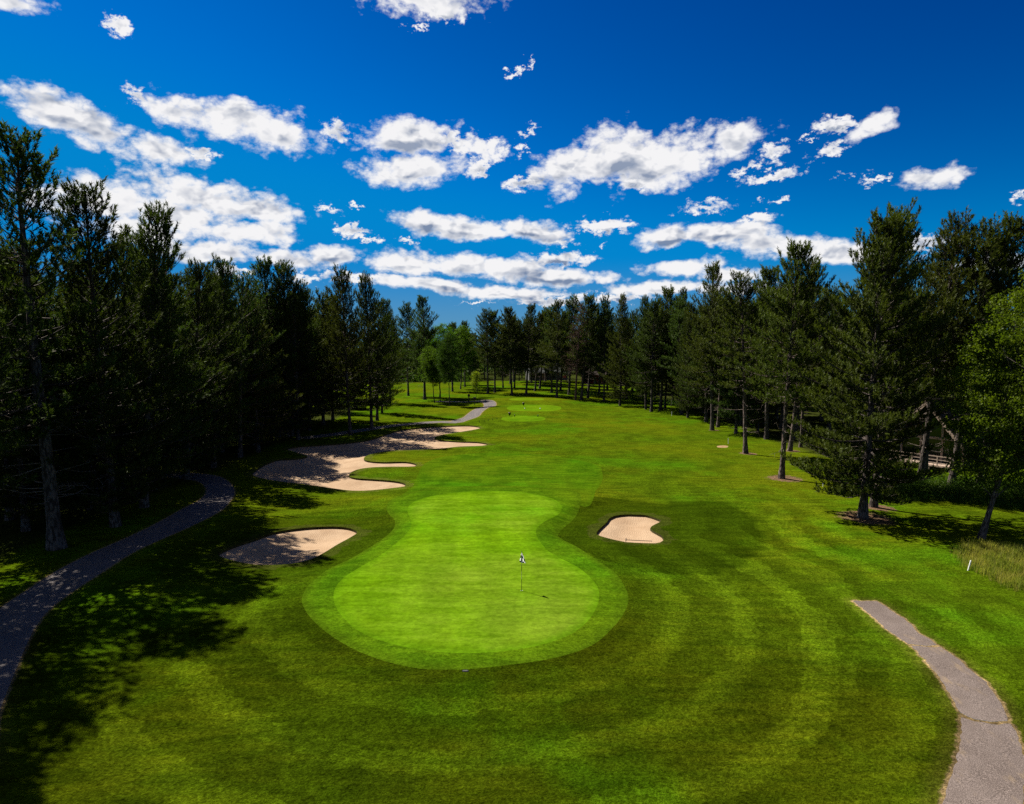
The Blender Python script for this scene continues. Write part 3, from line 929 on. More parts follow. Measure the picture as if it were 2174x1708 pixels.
front(1222, 852, 1230, 640, SNAG, 'withered reddish-brown dead pine in the far tree line', 'dead_pine', mats=(M_rustbark, M_rust), wide=1.25)
# right edge of the hole
right = [
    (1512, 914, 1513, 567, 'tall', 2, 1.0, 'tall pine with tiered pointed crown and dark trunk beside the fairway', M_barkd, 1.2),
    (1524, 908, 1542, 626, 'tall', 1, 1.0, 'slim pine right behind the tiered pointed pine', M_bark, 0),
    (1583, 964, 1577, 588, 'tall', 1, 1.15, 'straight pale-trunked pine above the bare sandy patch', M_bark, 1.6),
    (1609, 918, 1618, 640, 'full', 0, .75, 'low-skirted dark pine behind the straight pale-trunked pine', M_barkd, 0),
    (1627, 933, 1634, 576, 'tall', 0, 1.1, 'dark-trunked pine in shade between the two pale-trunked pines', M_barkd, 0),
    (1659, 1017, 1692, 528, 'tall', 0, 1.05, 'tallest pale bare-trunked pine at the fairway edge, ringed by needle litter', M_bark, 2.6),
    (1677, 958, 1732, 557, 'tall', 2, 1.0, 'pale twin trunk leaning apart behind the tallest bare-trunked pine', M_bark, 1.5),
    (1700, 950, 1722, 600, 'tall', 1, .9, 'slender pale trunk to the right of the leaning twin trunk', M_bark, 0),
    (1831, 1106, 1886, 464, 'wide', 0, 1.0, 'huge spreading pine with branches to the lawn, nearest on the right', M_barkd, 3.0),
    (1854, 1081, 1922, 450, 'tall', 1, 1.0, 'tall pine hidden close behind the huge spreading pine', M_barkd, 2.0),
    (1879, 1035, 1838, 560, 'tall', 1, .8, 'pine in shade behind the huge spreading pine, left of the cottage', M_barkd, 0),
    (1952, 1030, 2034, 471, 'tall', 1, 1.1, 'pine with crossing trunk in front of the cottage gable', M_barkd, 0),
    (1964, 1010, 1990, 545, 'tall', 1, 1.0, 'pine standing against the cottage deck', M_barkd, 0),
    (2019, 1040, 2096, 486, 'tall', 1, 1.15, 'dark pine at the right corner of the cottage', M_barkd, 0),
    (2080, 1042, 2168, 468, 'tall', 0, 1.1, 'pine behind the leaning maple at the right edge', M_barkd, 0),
]
for a, b, c, d, k, v, w, lab, bk, lit in right:
    front(a, b, c, d, k, lab, var=v, wide=w, mats=(bk, M_needle2), litter=lit)
x, y = at(2085, 1150); TREES.append((x, y)); plant('maple_tree', None, MAPLE[0], x, y, 18.5, 'bright leafy maple with leaning dark trunk at the right edge', lean=(.20, 0), mats=(M_barkd, M_mleaf), wide=.70, rz=2.0)
x, y = 41.0, 50.5; TREES.append((x, y)); plant('maple_tree', None, MAPLE[0], x, y, 17, 'leafy maple half out of frame at the right edge behind the leaning one', lean=(-.03, 0), mats=(M_barkd, M_mleaf))
# trees just beyond the left frame edge: their shadows lie on the lawn and the path
for x, y, H, k, v in ((-30.5, 36.5, 24, 'open', 1), (-27.6, 29.5, 22, 'full', 1), (-29.0, 22.5, 23, 'open', 1), (-36, 42, 23, 'open', 0), (-37, 31, 25, 'open', 1)):
    TREES.append((x, y))
    plant('pine_tree', k, PINE[k][v], x, y, H, 'pine beyond the left edge of the photo, its shadow on the lawn', group='pines beyond the left edge', mats=D2)


def fill(n, ok, label, group, sp, hr, kinds, seed, mats):
    r = random.Random(seed); c = 0; tries = 0
    while c < n and tries < 40000:
        tries += 1
        x, y = r.uniform(-150, 150), r.uniform(28, 330)
        if not ok(x, y) or abs(x) > .80 * y + 4: continue
        if any((x - a) ** 2 + (y - b) ** 2 < sp * sp for a, b in TREES): continue
        TREES.append((x, y)); c += 1
        k = r.choice(kinds)
        if k == 'leafy':
            plant('leafy_tree', k, MAPLE[1], x, y, r.uniform(*hr) * .72, label.replace('pine', 'leafy tree'), group=group.replace('pines', 'leafy trees'), wide=1.05, mats=BD)
        else:
            plant('pine_tree', k, r.choice(PINE[k]), x, y, r.uniform(*hr), label, group=group, wide=r.uniform(.95, 1.2), lean=(r.uniform(-.03, .03), r.uniform(-.03, .03)),
                  mats=(M_barkd, M_needle2 if r.random() < .4 else None))


fill(22, lambda x, y: -40 < x < -31 and 40 < y < 106, 'dark pine packed into the shaded wood left of the fairway', 'pines in the left wood', 3.6, (18, 22), ['open', 'open', 'full', 'leafy'], 1, D2)
fill(14, lambda x, y: -46 < x < -27 - .02 * y and 88 < y < 122, 'dark pine packed into the shaded wood left of the fairway', 'pines in the left wood', 3.4, (19, 22), ['full'], 12, D2)
fill(36, lambda x, y: -75 < x < -36 and 45 < y < 150 and not (x > -46 and y > 108), 'dark pine packed into the shaded wood left of the fairway', 'pines in the left wood', 4.4, (19, 23), ['full', 'full', 'open', 'leafy'], 2, D2)
fill(16, lambda x, y: 31 < x < 42 and 86 < y < 150, 'dark pine packed into the shaded wood right of the fairway', 'pines in the right wood', 3.8, (18, 22), ['full', 'full', 'tall'], 3, D2)
fill(46, lambda x, y: (40 < x < 80 and 88 < y < 190) or (56 < x < 80 and 60 < y < 92) or (27 < x < 45 and 150 < y < 200), 'dark pine packed into the shaded wood right of the fairway', 'pines in the right wood', 4.6, (19, 23), ['full', 'tall', 'tall', 'leafy'], 4, D2)
fill(70, lambda x, y: -130 < x < 120 and 243 < y < 300 and not (-14 < x < 34 and y < 262), 'pine in the farthest tree line closing the view', 'pines in the far tree line', 4.0, (17, 21), ['full', 'full', 'tall', 'leafy'], 5, D2)
fill(14, lambda x, y: -20 < x < 24 and 178 < y < 236 and abs(x + 8) > 6, 'slim pine standing on the far sunlit lawn behind the tees', 'pines on the far lawn', 7, (18, 22), ['tall'], 6, D2)
fill(8, lambda x, y: -52 < x < -22 and 112 < y < 168 and abs(x + 32) > 4, 'pine in the thin grove beyond the long bunker', 'pines in the far left grove', 7.5, (18, 22), ['tall', 'tall', 'full'], 8, D2)

for x, y, H in ((2.5, 238, 15), (8.2, 240, 13), (13.5, 237, 16), (19.0, 239, 14), (24.5, 222, 12), (33.5, 219, 14), (-3.5, 244, 16)):
    TREES.append((x, y)); plant('pine_tree', 'full', PINE['full'][int(x * 7) % 3], x, y, H, 'low-skirted pine hiding the houses beyond the far lawn', group='pines before the far houses', mats=D2)

# ------------------------------------------------------------------ ground surfaces
P2, FA, ZA, REG, POLYS = build_ground()
gm = np.isin(REG, [-1])
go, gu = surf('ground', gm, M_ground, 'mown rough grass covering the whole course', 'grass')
q = P2[gu]
dcol = sdist(q, COLLAR_S, 30); put_attr(go.data, 'd_collar', dcol)
cc = COLLAR.mean(0)
ang = np.arctan2(q[:, 0] - cc[0], -(q[:, 1] - cc[1]))
put_attr(go.data, 'ringside', sm(np.cos(ang - .5), -.45, .35))
dpath = np.full(len(q), 5.0)
for p in [PATH_L, PATH_F] + PATH_R: dpath = np.minimum(dpath, sdist(q, p, 5.0))
put_attr(go.data, 'd_path', dpath)
dbk = np.minimum(np.minimum(sdist(q, BUNK_R, 10), sdist(q, BUNK_L, 10)), sdist(q, BF_S, 10))
put_attr(go.data, 'd_bunker', dbk)
bank = np.maximum(sm(sdist(q, SHOULDER, 10), .75, .35), .75 * sm(sdist(q, BUNK_L, 10), 4.4, 2.6))
bank = np.maximum(bank, .35 * sm(dcol, 2.2, 1.2) * sm(-(q[:, 1] - cc[1]), -6, 4))
put_attr(go.data, 'bank', bank)
put_attr(go.data, 'skirt', sm(q[:, 1] + .30 * np.maximum(q[:, 0], 0) + .1 * np.minimum(q[:, 0], 0), 38, 25))
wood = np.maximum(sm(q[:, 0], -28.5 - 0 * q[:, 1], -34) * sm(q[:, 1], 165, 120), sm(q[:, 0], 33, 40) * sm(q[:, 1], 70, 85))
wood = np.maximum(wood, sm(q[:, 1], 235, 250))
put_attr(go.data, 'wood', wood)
lit = np.zeros(len(q))
for x, y, rr in LITTER: lit = np.maximum(lit, np.clip(1.15 - np.hypot((q[:, 0] - x - .3) / rr, (q[:, 1] - y) / rr), 0, 1))
put_attr(go.data, 'litter', lit)
names = [n for n, _ in POLYS]
sand(0, BUNK_R, 'small heart-shaped sand bunker right of the putting green')
sand(1, BUNK_L, 'leaf-shaped sand bunker half in tree shade left of the green')
sand(2, BUNK_F, 'long many-fingered sand bunker under the left trees')
gr, u_ = surf('putting_green', REG == 3, M_green, 'bright closely mown figure-eight putting green with the flag', 'putting green')
put_attr(gr.data, 'd_out', -sdist(P2[u_], GREEN))
gr, u_ = surf('collar', REG == 4, M_collar, 'slightly longer grass collar round the putting green', 'collar')
put_attr(gr.data, 'd_out', -sdist(P2[u_], COLLAR))
gr, u_ = surf('fairway', REG == 5, M_fair, 'mottled fairway grass just beyond the green', 'fairway')
put_attr(gr.data, 'd_out', -sdist(P2[u_], FAIR))
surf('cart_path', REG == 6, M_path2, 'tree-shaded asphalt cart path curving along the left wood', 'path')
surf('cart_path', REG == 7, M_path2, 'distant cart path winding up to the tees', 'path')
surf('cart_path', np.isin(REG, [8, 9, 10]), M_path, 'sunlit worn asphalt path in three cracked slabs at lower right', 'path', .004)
for i, lab in enumerate(('lowest oval tee box, nearest the green', 'middle and widest oval tee box', 'highest tee box on top of the mound, farthest away')):
    surf('tee_box', REG == 11 + i, M_tee, lab, 'tee')
surf('bare_earth', REG == 14, M_earth, 'small bare sandy patch in the grass near the right trees', 'earth')


# ------------------------------------------------------------------ tall grass, undergrowth
def blades(name, poly_view, n, h, w, mat, label, cat, seed, curve=.35, leafy=False, soft=1.0):
    r = np.random.default_rng(seed)
    poly = outline(poly_view); lo, hi = poly.min(0), poly.max(0)
    p = r.uniform(lo, hi, (n * 4, 2))
    sd = sdist(p, poly)
    p = p[r.random(len(p)) < np.clip(-sd / soft, 0, 1)][:n]; n = len(p)
    cl = .55 + .45 * np.sin(p[:, 0] * 1.7 + 2 * np.sin(p[:, 1] * 1.3)) * np.sin(p[:, 1] * 1.1 + 1)
    z = height(p); az = r.uniform(0, 6.283, n); hh = h * r.uniform(.5, 1.15, n) * (.6 + .5 * cl)
    if leafy:
        zz = z + hh * r.uniform(.1, 1, n) ** .7
        pos = np.c_[p, zz]
        nrm = r.normal(0, .5, (n, 3)) + [0, 0, 1]; nrm /= np.linalg.norm(nrm, axis=1)[:, None]
        a = np.cross(nrm, r.normal(0, 1, (n, 3))); a /= np.linalg.norm(a, axis=1)[:, None]; b = np.cross(nrm, a)
        L = (w * r.uniform(.6, 1.3, n))[:, None]
        V = np.stack([pos - a * L, pos + b * L * .4, pos + a * L, pos - b * L * .4], 1).reshape(-1, 3)
        me = mesh_np(name, V, None, np.arange(len(V)).reshape(-1, 4))
    else:
        d = np.c_[np.cos(az), np.sin(az), np.zeros(n)]; s = np.c_[-np.sin(az), np.cos(az), np.zeros(n)]
        b = np.c_[p, z - .02]; k = r.uniform(.1, 1, n)[:, None] * curve
        m1 = b + d * k * .3 * hh[:, None] + np.c_[np.zeros((n, 2)), hh * .6]
        t1 = b + d * k * hh[:, None] + np.c_[np.zeros((n, 2)), hh]
        W = w * .5
        V = np.stack([b - s * W, b + s * W, m1 + s * W * .7, m1 - s * W * .7, t1], 1).reshape(-1, 3)
        i = np.arange(n)[:, None] * 5
        me = mesh_np(name, V, i + np.array([[3, 2, 4]]), i + np.array([[0, 1, 2, 3]]))
    o = link(name, me, mat)
    tag(o, label, cat, kind='stuff')
    return o


M_tall = leaf_mat('tall_grass', (.13, .16, .018), (.22, .20, .04), (.38, .29, .11), .45)
M_fern = leaf_mat('undergrowth_leaves', (.022, .050, .005), (.045, .075, .007), (.07, .09, .012), .38)
zr = zoomed(2000, 1250, 2.392)
blades('tall_grass', zr([(760, 240), (900, 205), (1100, 215), (1500, 240), (1700, 420), (1500, 520), (1196, 485), (1090, 455), (980, 400), (870, 358), (790, 300)]), 15000, .62, .022, M_tall, 'pale unmown tall grass beside the leaning maple and white stake', 'grass', 31)
blades('tall_grass', [(1760, 1010), (1850, 1012), (2000, 1030), (2174, 1045), (2260, 1090), (2150, 1085), (2000, 1068), (1880, 1066), (1810, 1048)], 12000, .7, .026, M_fern, 'strip of rank grass along the undergrowth before the cottage', 'grass', 32)
blades('undergrowth', [(1860, 1022), (1950, 1022), (2060, 1030), (2180, 1040), (2240, 1075), (2120, 1066), (1980, 1056), (1880, 1056)], 22000, 1.0, .085, M_fern, 'leafy waist-high undergrowth between lawn and cottage', 'undergrowth', 33, leafy=True)
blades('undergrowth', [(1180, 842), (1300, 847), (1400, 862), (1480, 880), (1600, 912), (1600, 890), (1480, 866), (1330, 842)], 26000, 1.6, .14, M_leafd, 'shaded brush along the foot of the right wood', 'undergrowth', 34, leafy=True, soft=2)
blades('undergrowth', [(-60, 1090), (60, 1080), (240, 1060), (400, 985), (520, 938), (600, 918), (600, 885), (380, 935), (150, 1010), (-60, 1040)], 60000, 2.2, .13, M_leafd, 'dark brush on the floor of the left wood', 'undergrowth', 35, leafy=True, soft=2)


def far_woods():
    r = np.random.default_rng(41); n = 90000
    x = r.uniform(-330, 330, n); y = 305 + r.uniform(0, 26, n) + .05 * np.abs(x)
    crest = 13 + 2.5 * np.sin(x * .19) + 2.0 * np.sin(x * .47 + 1) + 1.2 * np.sin(x * 1.13)
    z = crest * r.uniform(0, 1, n) ** .8
    k = (x < -14) & (x > -130) & (r.random(n) < .3)       # low brush at the far edge of the lit lawn
    y = np.where(k, 244 + r.uniform(0, 14, n), y); z = np.where(k, (3.6 + 1.3 * np.sin(x * .6)) * r.uniform(0, 1, n), z)
    P_ = np.c_[x, y, z]; nrm = r.normal(0, 1, (n, 3)) + [0, -.3, .5]; nrm /= np.linalg.norm(nrm, axis=1)[:, None]
    a = np.cross(nrm, r.normal(0, 1, (n, 3))); a /= np.linalg.norm(a, axis=1)[:, None]; b = np.cross(nrm, a)
    L = r.uniform(.45, .95, n)[:, None]
    V = np.stack([P_ - a * L, P_ + b * L * .45, P_ + a * L, P_ - b * L * .45], 1).reshape(-1, 3)
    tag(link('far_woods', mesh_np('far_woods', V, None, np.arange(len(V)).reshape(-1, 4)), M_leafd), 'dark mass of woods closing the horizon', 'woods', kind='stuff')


far_woods()


# ------------------------------------------------------------------ course furniture
def ground_pt(px, py, z=0.0):
    x, y = at(px, py, z); return x, y, hz(x, y)


fx, fy, fz = ground_pt(1107.5, 1257, .45)
root = empty('flagstick', (fx, fy, fz)); tag(root, 'golf flagstick with limp black and white checkered flag on the green', 'golf flag')
mb = MB(); segs = [(.0, .60, 0), (.60, 1.02, 1), (1.02, 1.34, 0), (1.34, 2.02, 1)]
for a, b, mi in segs: mb.lathe([(.013, a), (.013, b)], 8, mi, (0, 0, 0), cap=False)
mb.lathe([(.013, 2.02), (.018, 2.03), (.018, 2.06), (.004, 2.08)], 8, 0)
mb.lathe([(.013, -.1), (.013, 0)], 8, 0)
mb.build('pole', [M_black, M_cream], root, True)
mb = MB(); mb.lathe([(.054, -.12), (.054, .004), (.060, .006), (.060, -.12)], 20, 0, cap=False); mb.poly([(.054 * math.cos(t), .054 * math.sin(t), -.11) for t in np.linspace(0, 2 * math.pi, 20, endpoint=False)], 1)
mb.build('cup', [M_white, M_black], root)
# limp flag: cloth gathered at the top of the pole and hanging in folds
nu, nv = 8, 7; V = []; F = []; mi = []
for j in range(nv + 1):
    v = j / nv
    for i in range(nu + 1):
        u = i / nu
        wdt = .035 + .30 * v ** .9
        xx = -.10 * v + u * wdt * .98 - .015
        yy = .05 * math.sin(u * 9 + .6) * (.25 + v) + .02 * u
        zz = 1.99 - .50 * v - .07 * u * v
        V.append((xx, yy, zz))
for j in range(nv):
    for i in range(nu):
        a = j * (nu + 1) + i
        F.append((a, a + 1, a + nu + 2, a + nu + 1)); mi.append([(0 if (i // 2 + (j // 2)) % 2 else 1), 0][0])
me = bpy.data.meshes.new('flag'); me.from_pydata(V, [], F); me.polygons.foreach_set('material_index', mi); me.polygons.foreach_set('use_smooth', [True] * len(F)); me.update()
link('flag', me, [M_navy, M_cloth], root)


def stake(px, py, h, label, mat=M_white, r=.03, lean=(0, 0), group=None, name='marker_stake'):
    x, y, z = ground_pt(px, py)
    mb = MB(); mb.lathe([(r * .8, -.1), (r, 0), (r, h * .93), (r * .75, h * .97), (r * .2, h)], 8, 0)
    o = mb.build(name, mat, None, False); o.location = (x, y, z); o.rotation_euler = (lean[1], lean[0], 0)
    tag(o, label, 'stake', group)
    return o


stake(2055, 1214, .62, 'leaning white stake at the edge of the pale tall grass', lean=(.22, 0), r=.035)
stake(1546, 943, .75, 'white stake beside the bare sandy patch', r=.03)
stake(1426, 885, .8, 'white stake at the far right edge of the fairway shade', r=.035)
stake(1747, 1034, .4, 'short white stake under the huge spreading pine', r=.03)
for (a, b) in zt([(365, 975), (450, 968), (525, 958), (600, 945), (675, 933), (750, 916)]):
    stake(a, b, .3, 'tiny dark peg in the row slanting up to the lowest tee', M_black, .035, group='row of dark pegs below the tees', name='ground_peg')
for a, b, lab in ((1092.8, 886, 'left dark marker on the lowest tee box'), (1142, 886.5, 'right dark marker on the lowest tee box')):
    x, y, z = ground_pt(a, b, .3); mb = MB(); mb.lathe([(.03, 0), (.05, .05), (.07, .28), (.10, .34), (.08, .42), (.02, .45)], 10); o = mb.build('tee_marker', M_black, None, True); o.location = (x, y, z); tag(o, lab, 'tee marker')
for a, b, lab in ((1114, 869, 'left white marker on the middle tee box'), (1147, 869, 'right white marker on the middle tee box')):
    x, y, z = ground_pt(a, b, .55); mb = MB(); mb.lathe([(.04, 0), (.10, .03), (.12, .12), (.08, .2), (.02, .23)], 10); o = mb.build('tee_marker', M_white, None, True); o.location = (x, y, z); tag(o, lab, 'tee marker')
for a, b, zz, lab in ((1082, 884.5, .3, 'black bucket-shaped bin at the left end of the lowest tee'), (1111.5, 862.5, .55, 'black bucket-shaped bin behind the middle tee')):
    x, y, z = ground_pt(a, b, zz); e = empty('litter_bin', (x, y, z)); tag(e, lab, 'bin')
    mb = MB(); mb.lathe([(.05, 0), (.05, .22), (.15, .24), (.24, .62), (.255, .63), (.255, .67), (.24, .67)], 16); mb.build('bucket', M_black, e, True)
    mb = MB(); mb.lathe([(.25, .672), (.25, .69), (.16, .74), (.05, .755)], 16); mb.build('lid', M_redbrown, e, True)
x, y, z = ground_pt(995.4, 855); e = empty('ball_washer', (x, y, z)); tag(e, 'dark ball washer with round head on a post near the path end', 'ball washer')
mb = MB(); mb.lathe([(.20, 0), (.20, .04), (.11, .07), (.10, 1.15), (.12, 1.2)], 12); mb.build('post', M_black, e, True)
mb = MB(); mb.lathe([(.10, 1.2), (.24, 1.3), (.30, 1.5), (.28, 1.7), (.16, 1.84), (.05, 1.9)], 14); mb.rod((0, 0, 1.85), (0, 0, 2.02), .03); mb.lathe([(.02, 2.0), (.06, 2.03), (.06, 2.08), (.02, 2.11)], 10); mb.build('washer_head', M_redbrown, e, True)
mb = MB(); mb.box((-.17, .05, .45), (.22, .25, .4), 0, None, .04); mb.build('towel_box', M_black, e)
x, y, z = ground_pt(1007.8, 861.5); e = empty('post_box', (x, y, z)); tag(e, 'dark square box on a thin post right of the ball washer', 'box on post')
mb = MB(); mb.rod((0, 0, 0), (0, 0, 1.3), .07); mb.build('post', M_black, e)
mb = MB(); mb.box((0, 0, 1.52), (.62, .3, .44), 0, None, .03); mb.build('box', M_redbrown, e)
mb = MB(); mb.box((0, 0, 1.765), (.68, .36, .04), 0, None, .03); mb.build('lid', M_black, e)
# rake in the right bunker
(ra, rb) = zb([(928, 1150), (1390, 1176)])
ax_, ay_ = at(*ra, -.55); bx_, by_ = at(*rb, -.55)
za = hz(ax_, ay_) - .08; zb_ = hz(bx_, by_) - .02
e = empty('bunker_rake', (ax_, ay_, za)); tag(e, 'long-handled rake lying along the near edge of the heart-shaped bunker', 'rake')
dv = Vector((bx_ - ax_, by_ - ay_, zb_ - za)); n_ = Vector((-dv.y, dv.x, 0)).normalized()
mb = MB(); mb.rod((0, 0, .1), dv + Vector((0, 0, .05)), .022, .02); mb.build('handle', M_black, e)
mb = MB(); mb.rod(-n_ * .28 + Vector((0, 0, .12)), n_ * .28 + Vector((0, 0, .12)), .028)
for k in range(9): mb.rod(n_ * (-.26 + .065 * k) + Vector((0, 0, .12)), n_ * (-.26 + .065 * k) + Vector((0, 0, -.02)), .012, .006, 5)
mb.build('rake_head', M_black, e)
x, y, z = ground_pt(988, 1444, .1); e = empty('valve_cover', (x, y, z)); tag(e, 'small grey cover plate flush in the grass in front of the green', 'cover plate')
mb = MB(); mb.box((0, 0, -.002), (.24, .13, .03), 0, None, .03); mb.build('frame', M_black, e)
mb = MB(); mb.box((0, 0, .016), (.18, .08, .012), 0, None, .02); mb.build('lid', M_steel, e)


# ------------------------------------------------------------------ houses among the trees
def cottage():
    x, y = 45.5, 73.5; z = hz(x, y)
    root = empty('timber_cottage', (x, y, z), R(-58))
    tag(root, 'steep-gabled timber cottage with glazed front among the right-hand pines', 'house')
    W, L, EV, AP, FL = 3.3, 9.0, 3.1, 7.0, .55      # half width, length, eave height, apex, floor level; front faces -y
    mb = MB()
    for sx in (-1, 1): mb.box((sx * W, L / 2 + .1, (EV + FL) / 2), (.16, L, EV - FL))
    mb.box((0, L + .05, (EV + FL) / 2), (2 * W - .17, .16, EV - FL))
    mb.poly([(-W, L + .05, EV), (W, L + .05, EV), (0, L + .05, AP)])
    mb.box((0, L / 2 + .1, FL - .15), (2 * W, L - .05, .28))
    mb.build('wall', M_side, root)
    mb = MB()
    sl = math.atan2(AP - EV, W); ln = math.hypot(W, AP - EV) + 1.0
    for sx in (-1, 1):
        M = Matrix.Rotation(sx * sl, 3, 'Y')
        c = Vector((sx * W / 2, L / 2 - .3, (EV + AP) / 2 + .16)) + M @ Vector((sx * .3, 0, 0))
        mb.box(c, (ln, L + 2.2, .18), 0, M)
    rf = mb.build('roof', M_roof, root)
    mb = MB(); mb.box((1.2, L * .55, AP + .3), (.7, .7, 2.0), 0, None, .03); mb.box((1.2, L * .55, AP + 1.34), (.86, .86, .1)); mb.build('chimney', M_brick, rf)
    # glazed gable front: posts, beam, rake boards, panes
    mb = MB()
    for px in (-W + .1, -1.1, 1.1, W - .1): mb.box((px, .05, (EV - .13 + FL) / 2), (.2, .2, EV - .13 - FL))
    for px in (-1.1, 1.1): mb.box((px, .06, EV + .13 + (AP - EV) * (1 - 1.1 / W) / 2 - .15), (.2, .18, (AP - EV) * (1 - 1.1 / W) - .3))
    mb.box((0, .04, EV), (2 * W + .5, .26, .26))
    mb.build('front_frame', M_wood, root)
    mb = MB()
    for sx in (-1, 1):
        M = Matrix.Rotation(sx * sl, 3, 'Y')
        c = Vector((sx * W / 2, -1.47, (EV + AP) / 2 - .02)) + M @ Vector((sx * .25, 0, 0))
        mb.box(c, (ln - .15, .08, .3), 0, M)
    mb.build('bargeboard', M_wood, root)
    for a, b in ((-W + .2, -1.2), (-1.0, 1.0), (1.2, W - .2)):
        mb = MB(); mb.box(((a + b) / 2, .1, (EV - .13 + FL) / 2), (b - a, .04, EV - .13 - FL - .02)); mb.build('window', M_glass, root)
    mb = MB(); k = (AP - EV) / W
    mb.poly([(-1.0, .1, EV + .13), (1.0, .1, EV + .13), (1.0, .1, AP - k * 1.0 - .2), (0, .1, AP - .2), (-1.0, .1, AP - k * 1.0 - .2)]); mb.build('gable_window', M_glass, root)
    mb = MB()
    mb.poly([(1.2, .1, EV + .13), (W - .3, .1, EV + .13), (1.2, .1, AP - k * 1.2 - .25)]); mb.build('gable_panel', M_side, root)
    mb = MB(); mb.poly([(-W + .3, .1, EV + .13), (-1.2, .1, EV + .13), (-1.2, .1, AP - k * 1.2 - .25)]); mb.build('gable_panel', M_side, root)
    mb = MB(); mb.box((0, -1.35, FL - .08), (2 * W + .1, 2.5, .12))
    for px in (-3.1, -1.1, 1.1, 3.1): mb.box((px, -2.5, (FL - .14) / 2), (.14, .14, FL - .14))
    mb.build('deck', M_wood, root)
    mb = MB()
    for px in np.linspace(-3.2, 3.2, 6): mb.box((px, -2.53, FL - .02 + .48), (.09, .09, .96))
    for h in (.3, .62, .99): mb.box((0, -2.53, FL - .02 + h), (6.5, .05, .06 if h < .9 else .1))
    mb.build('railing', M_wood, root)


cottage()


def simple_house(name, x, y, rz, W, D, E, A, wallm, label, chim=False):
    z = hz(x, y); root = empty(name, (x, y, z), rz); tag(root, label, 'house')
    mb = MB(); mb.box((0, 0, E / 2), (W, D, E))
    for sx in (-1, 1): mb.poly([(sx * W / 2, -sx * D / 2, E), (sx * W / 2, sx * D / 2, E), (sx * W / 2, 0, A)])
    mb.build('wall', wallm, root)
    sl = math.atan2(A - E, D / 2); ln = math.hypot(D / 2, A - E) + .7; mb = MB()
    for sy in (-1, 1):
        M = Matrix.Rotation(-sy * sl, 3, 'X'); c = Vector((0, sy * D / 4, (E + A) / 2 + .14)) + M @ Vector((0, sy * .3, 0))
        mb.box(c, (W + .9, ln, .16), 0, M)
    rf = mb.build('roof', M_roof if wallm is not M_grey else M_steel, root)
    if chim:
        mb = MB(); mb.box((-W / 2 - .45, -.6, (A + 1.2) / 2), (.9, 1.5, A + 1.2), 0, None, .05); mb.box((-W / 2 - .45, -.6, A + 1.28), (1.05, 1.65, .16)); mb.build('chimney', M_brick, rf)
    for k, px in enumerate(np.linspace(-W / 2 + 1.3, W / 2 - 1.3, 4)):
        if k == 1:
            mb = MB(); mb.box((px, -D / 2 - .04, 1.05), (.95, .07, 2.1)); mb.build('door', M_wood, root); continue
        mb = MB()
        for a, b, c, d in ((0, 2.15, 1.35, .1), (0, .85, 1.35, .1), (-.63, 1.5, .1, 1.2), (.63, 1.5, .1, 1.2)): mb.box((px + a, -D / 2 - .05, b), (c, .1, d))
        w = mb.build('window', M_grey, root)
        mb = MB(); mb.box((px, -D / 2 - .02, 1.5), (1.16, .04, 1.2)); mb.build('pane', M_glass, w)


simple_house('grey_house', 12.5, 248, R(8), 14, 8, 3.0, 6.0, M_grey, 'grey house glimpsed between the far pines behind the tees')
simple_house('brick_house', 30.0, 226, R(-20), 12, 8, 3.1, 6.2, M_red, 'red house with orange brick chimney glimpsed between the far pines', True)

for m in bpy.data.materials:
    if m.name in ('white_paint', 'window_glass', 'white_cloth'): continue
    for nd in list(m.node_tree.nodes):
        if nd.type in ('BSDF_DIFFUSE', 'BSDF_TRANSLUCENT', 'BSDF_PRINCIPLED'):
            i = nd.inputs[0]; k = .92
            if i.is_linked:
                src = i.links[0].from_socket
                mx = m.node_tree.nodes.new('ShaderNodeMix'); mx.data_type = 'RGBA'; mx.blend_type = 'MULTIPLY'
                mx.inputs[0].default_value = 1; mx.inputs[7].default_value = (k, k, k, 1)
                m.node_tree.links.new(src, mx.inputs[6]); m.node_tree.links.new(mx.outputs[2], i)

# ------------------------------------------------------------------ sky
SUN_EL = R(49); sdx, sdy = -.756, .653
W_ = bpy.data.worlds.new('World'); SC.world = W_; W_.use_nodes = True
nt = W_.node_tree; nt.nodes.clear(); g = G(nt)
outw = g.n('ShaderNodeOutputWorld'); bg = g.n('ShaderNodeBackground')
STR = .05
bg.inputs['Strength'].default_value = STR
bg2 = g.n('ShaderNodeBackground'); bg2.inputs['Strength'].default_value = STR; mixw = g.n('ShaderNodeMixShader')
sky = g.n('ShaderNodeTexSky', sky_type='NISHITA'); sky.sun_disc = False
sky.sun_elevation = SUN_EL; sky.sun_rotation = math.atan2(sdx, sdy)
sky.air_density = 1.0; sky.dust_density = .25; sky.ozone_density = 3.0; sky.altitude = 300
gen = g.n('ShaderNodeTexCoord').outputs['Generated']
sp = g.n('ShaderNodeSeparateXYZ'); g.setin(sp, 0, gen)
az = g.math('ARCTAN2', sp.outputs[0], sp.outputs[1]); el = g.math('ARCSINE', sp.outputs[2])
pv = g.n('ShaderNodeCombineXYZ'); g.setin(pv, 0, az); g.setin(pv, 1, el)
p0 = pv.outputs[0]
st = g.n('ShaderNodeMapping'); g.setin(st, 0, p0); st.inputs['Scale'].default_value = (1.0, 1.55, 1)
ps = st.outputs[0]


def angles(px, py):
    d = ray(px, py); d = d / np.linalg.norm(d)
    return math.atan2(d[0], d[1]), math.asin(d[2])


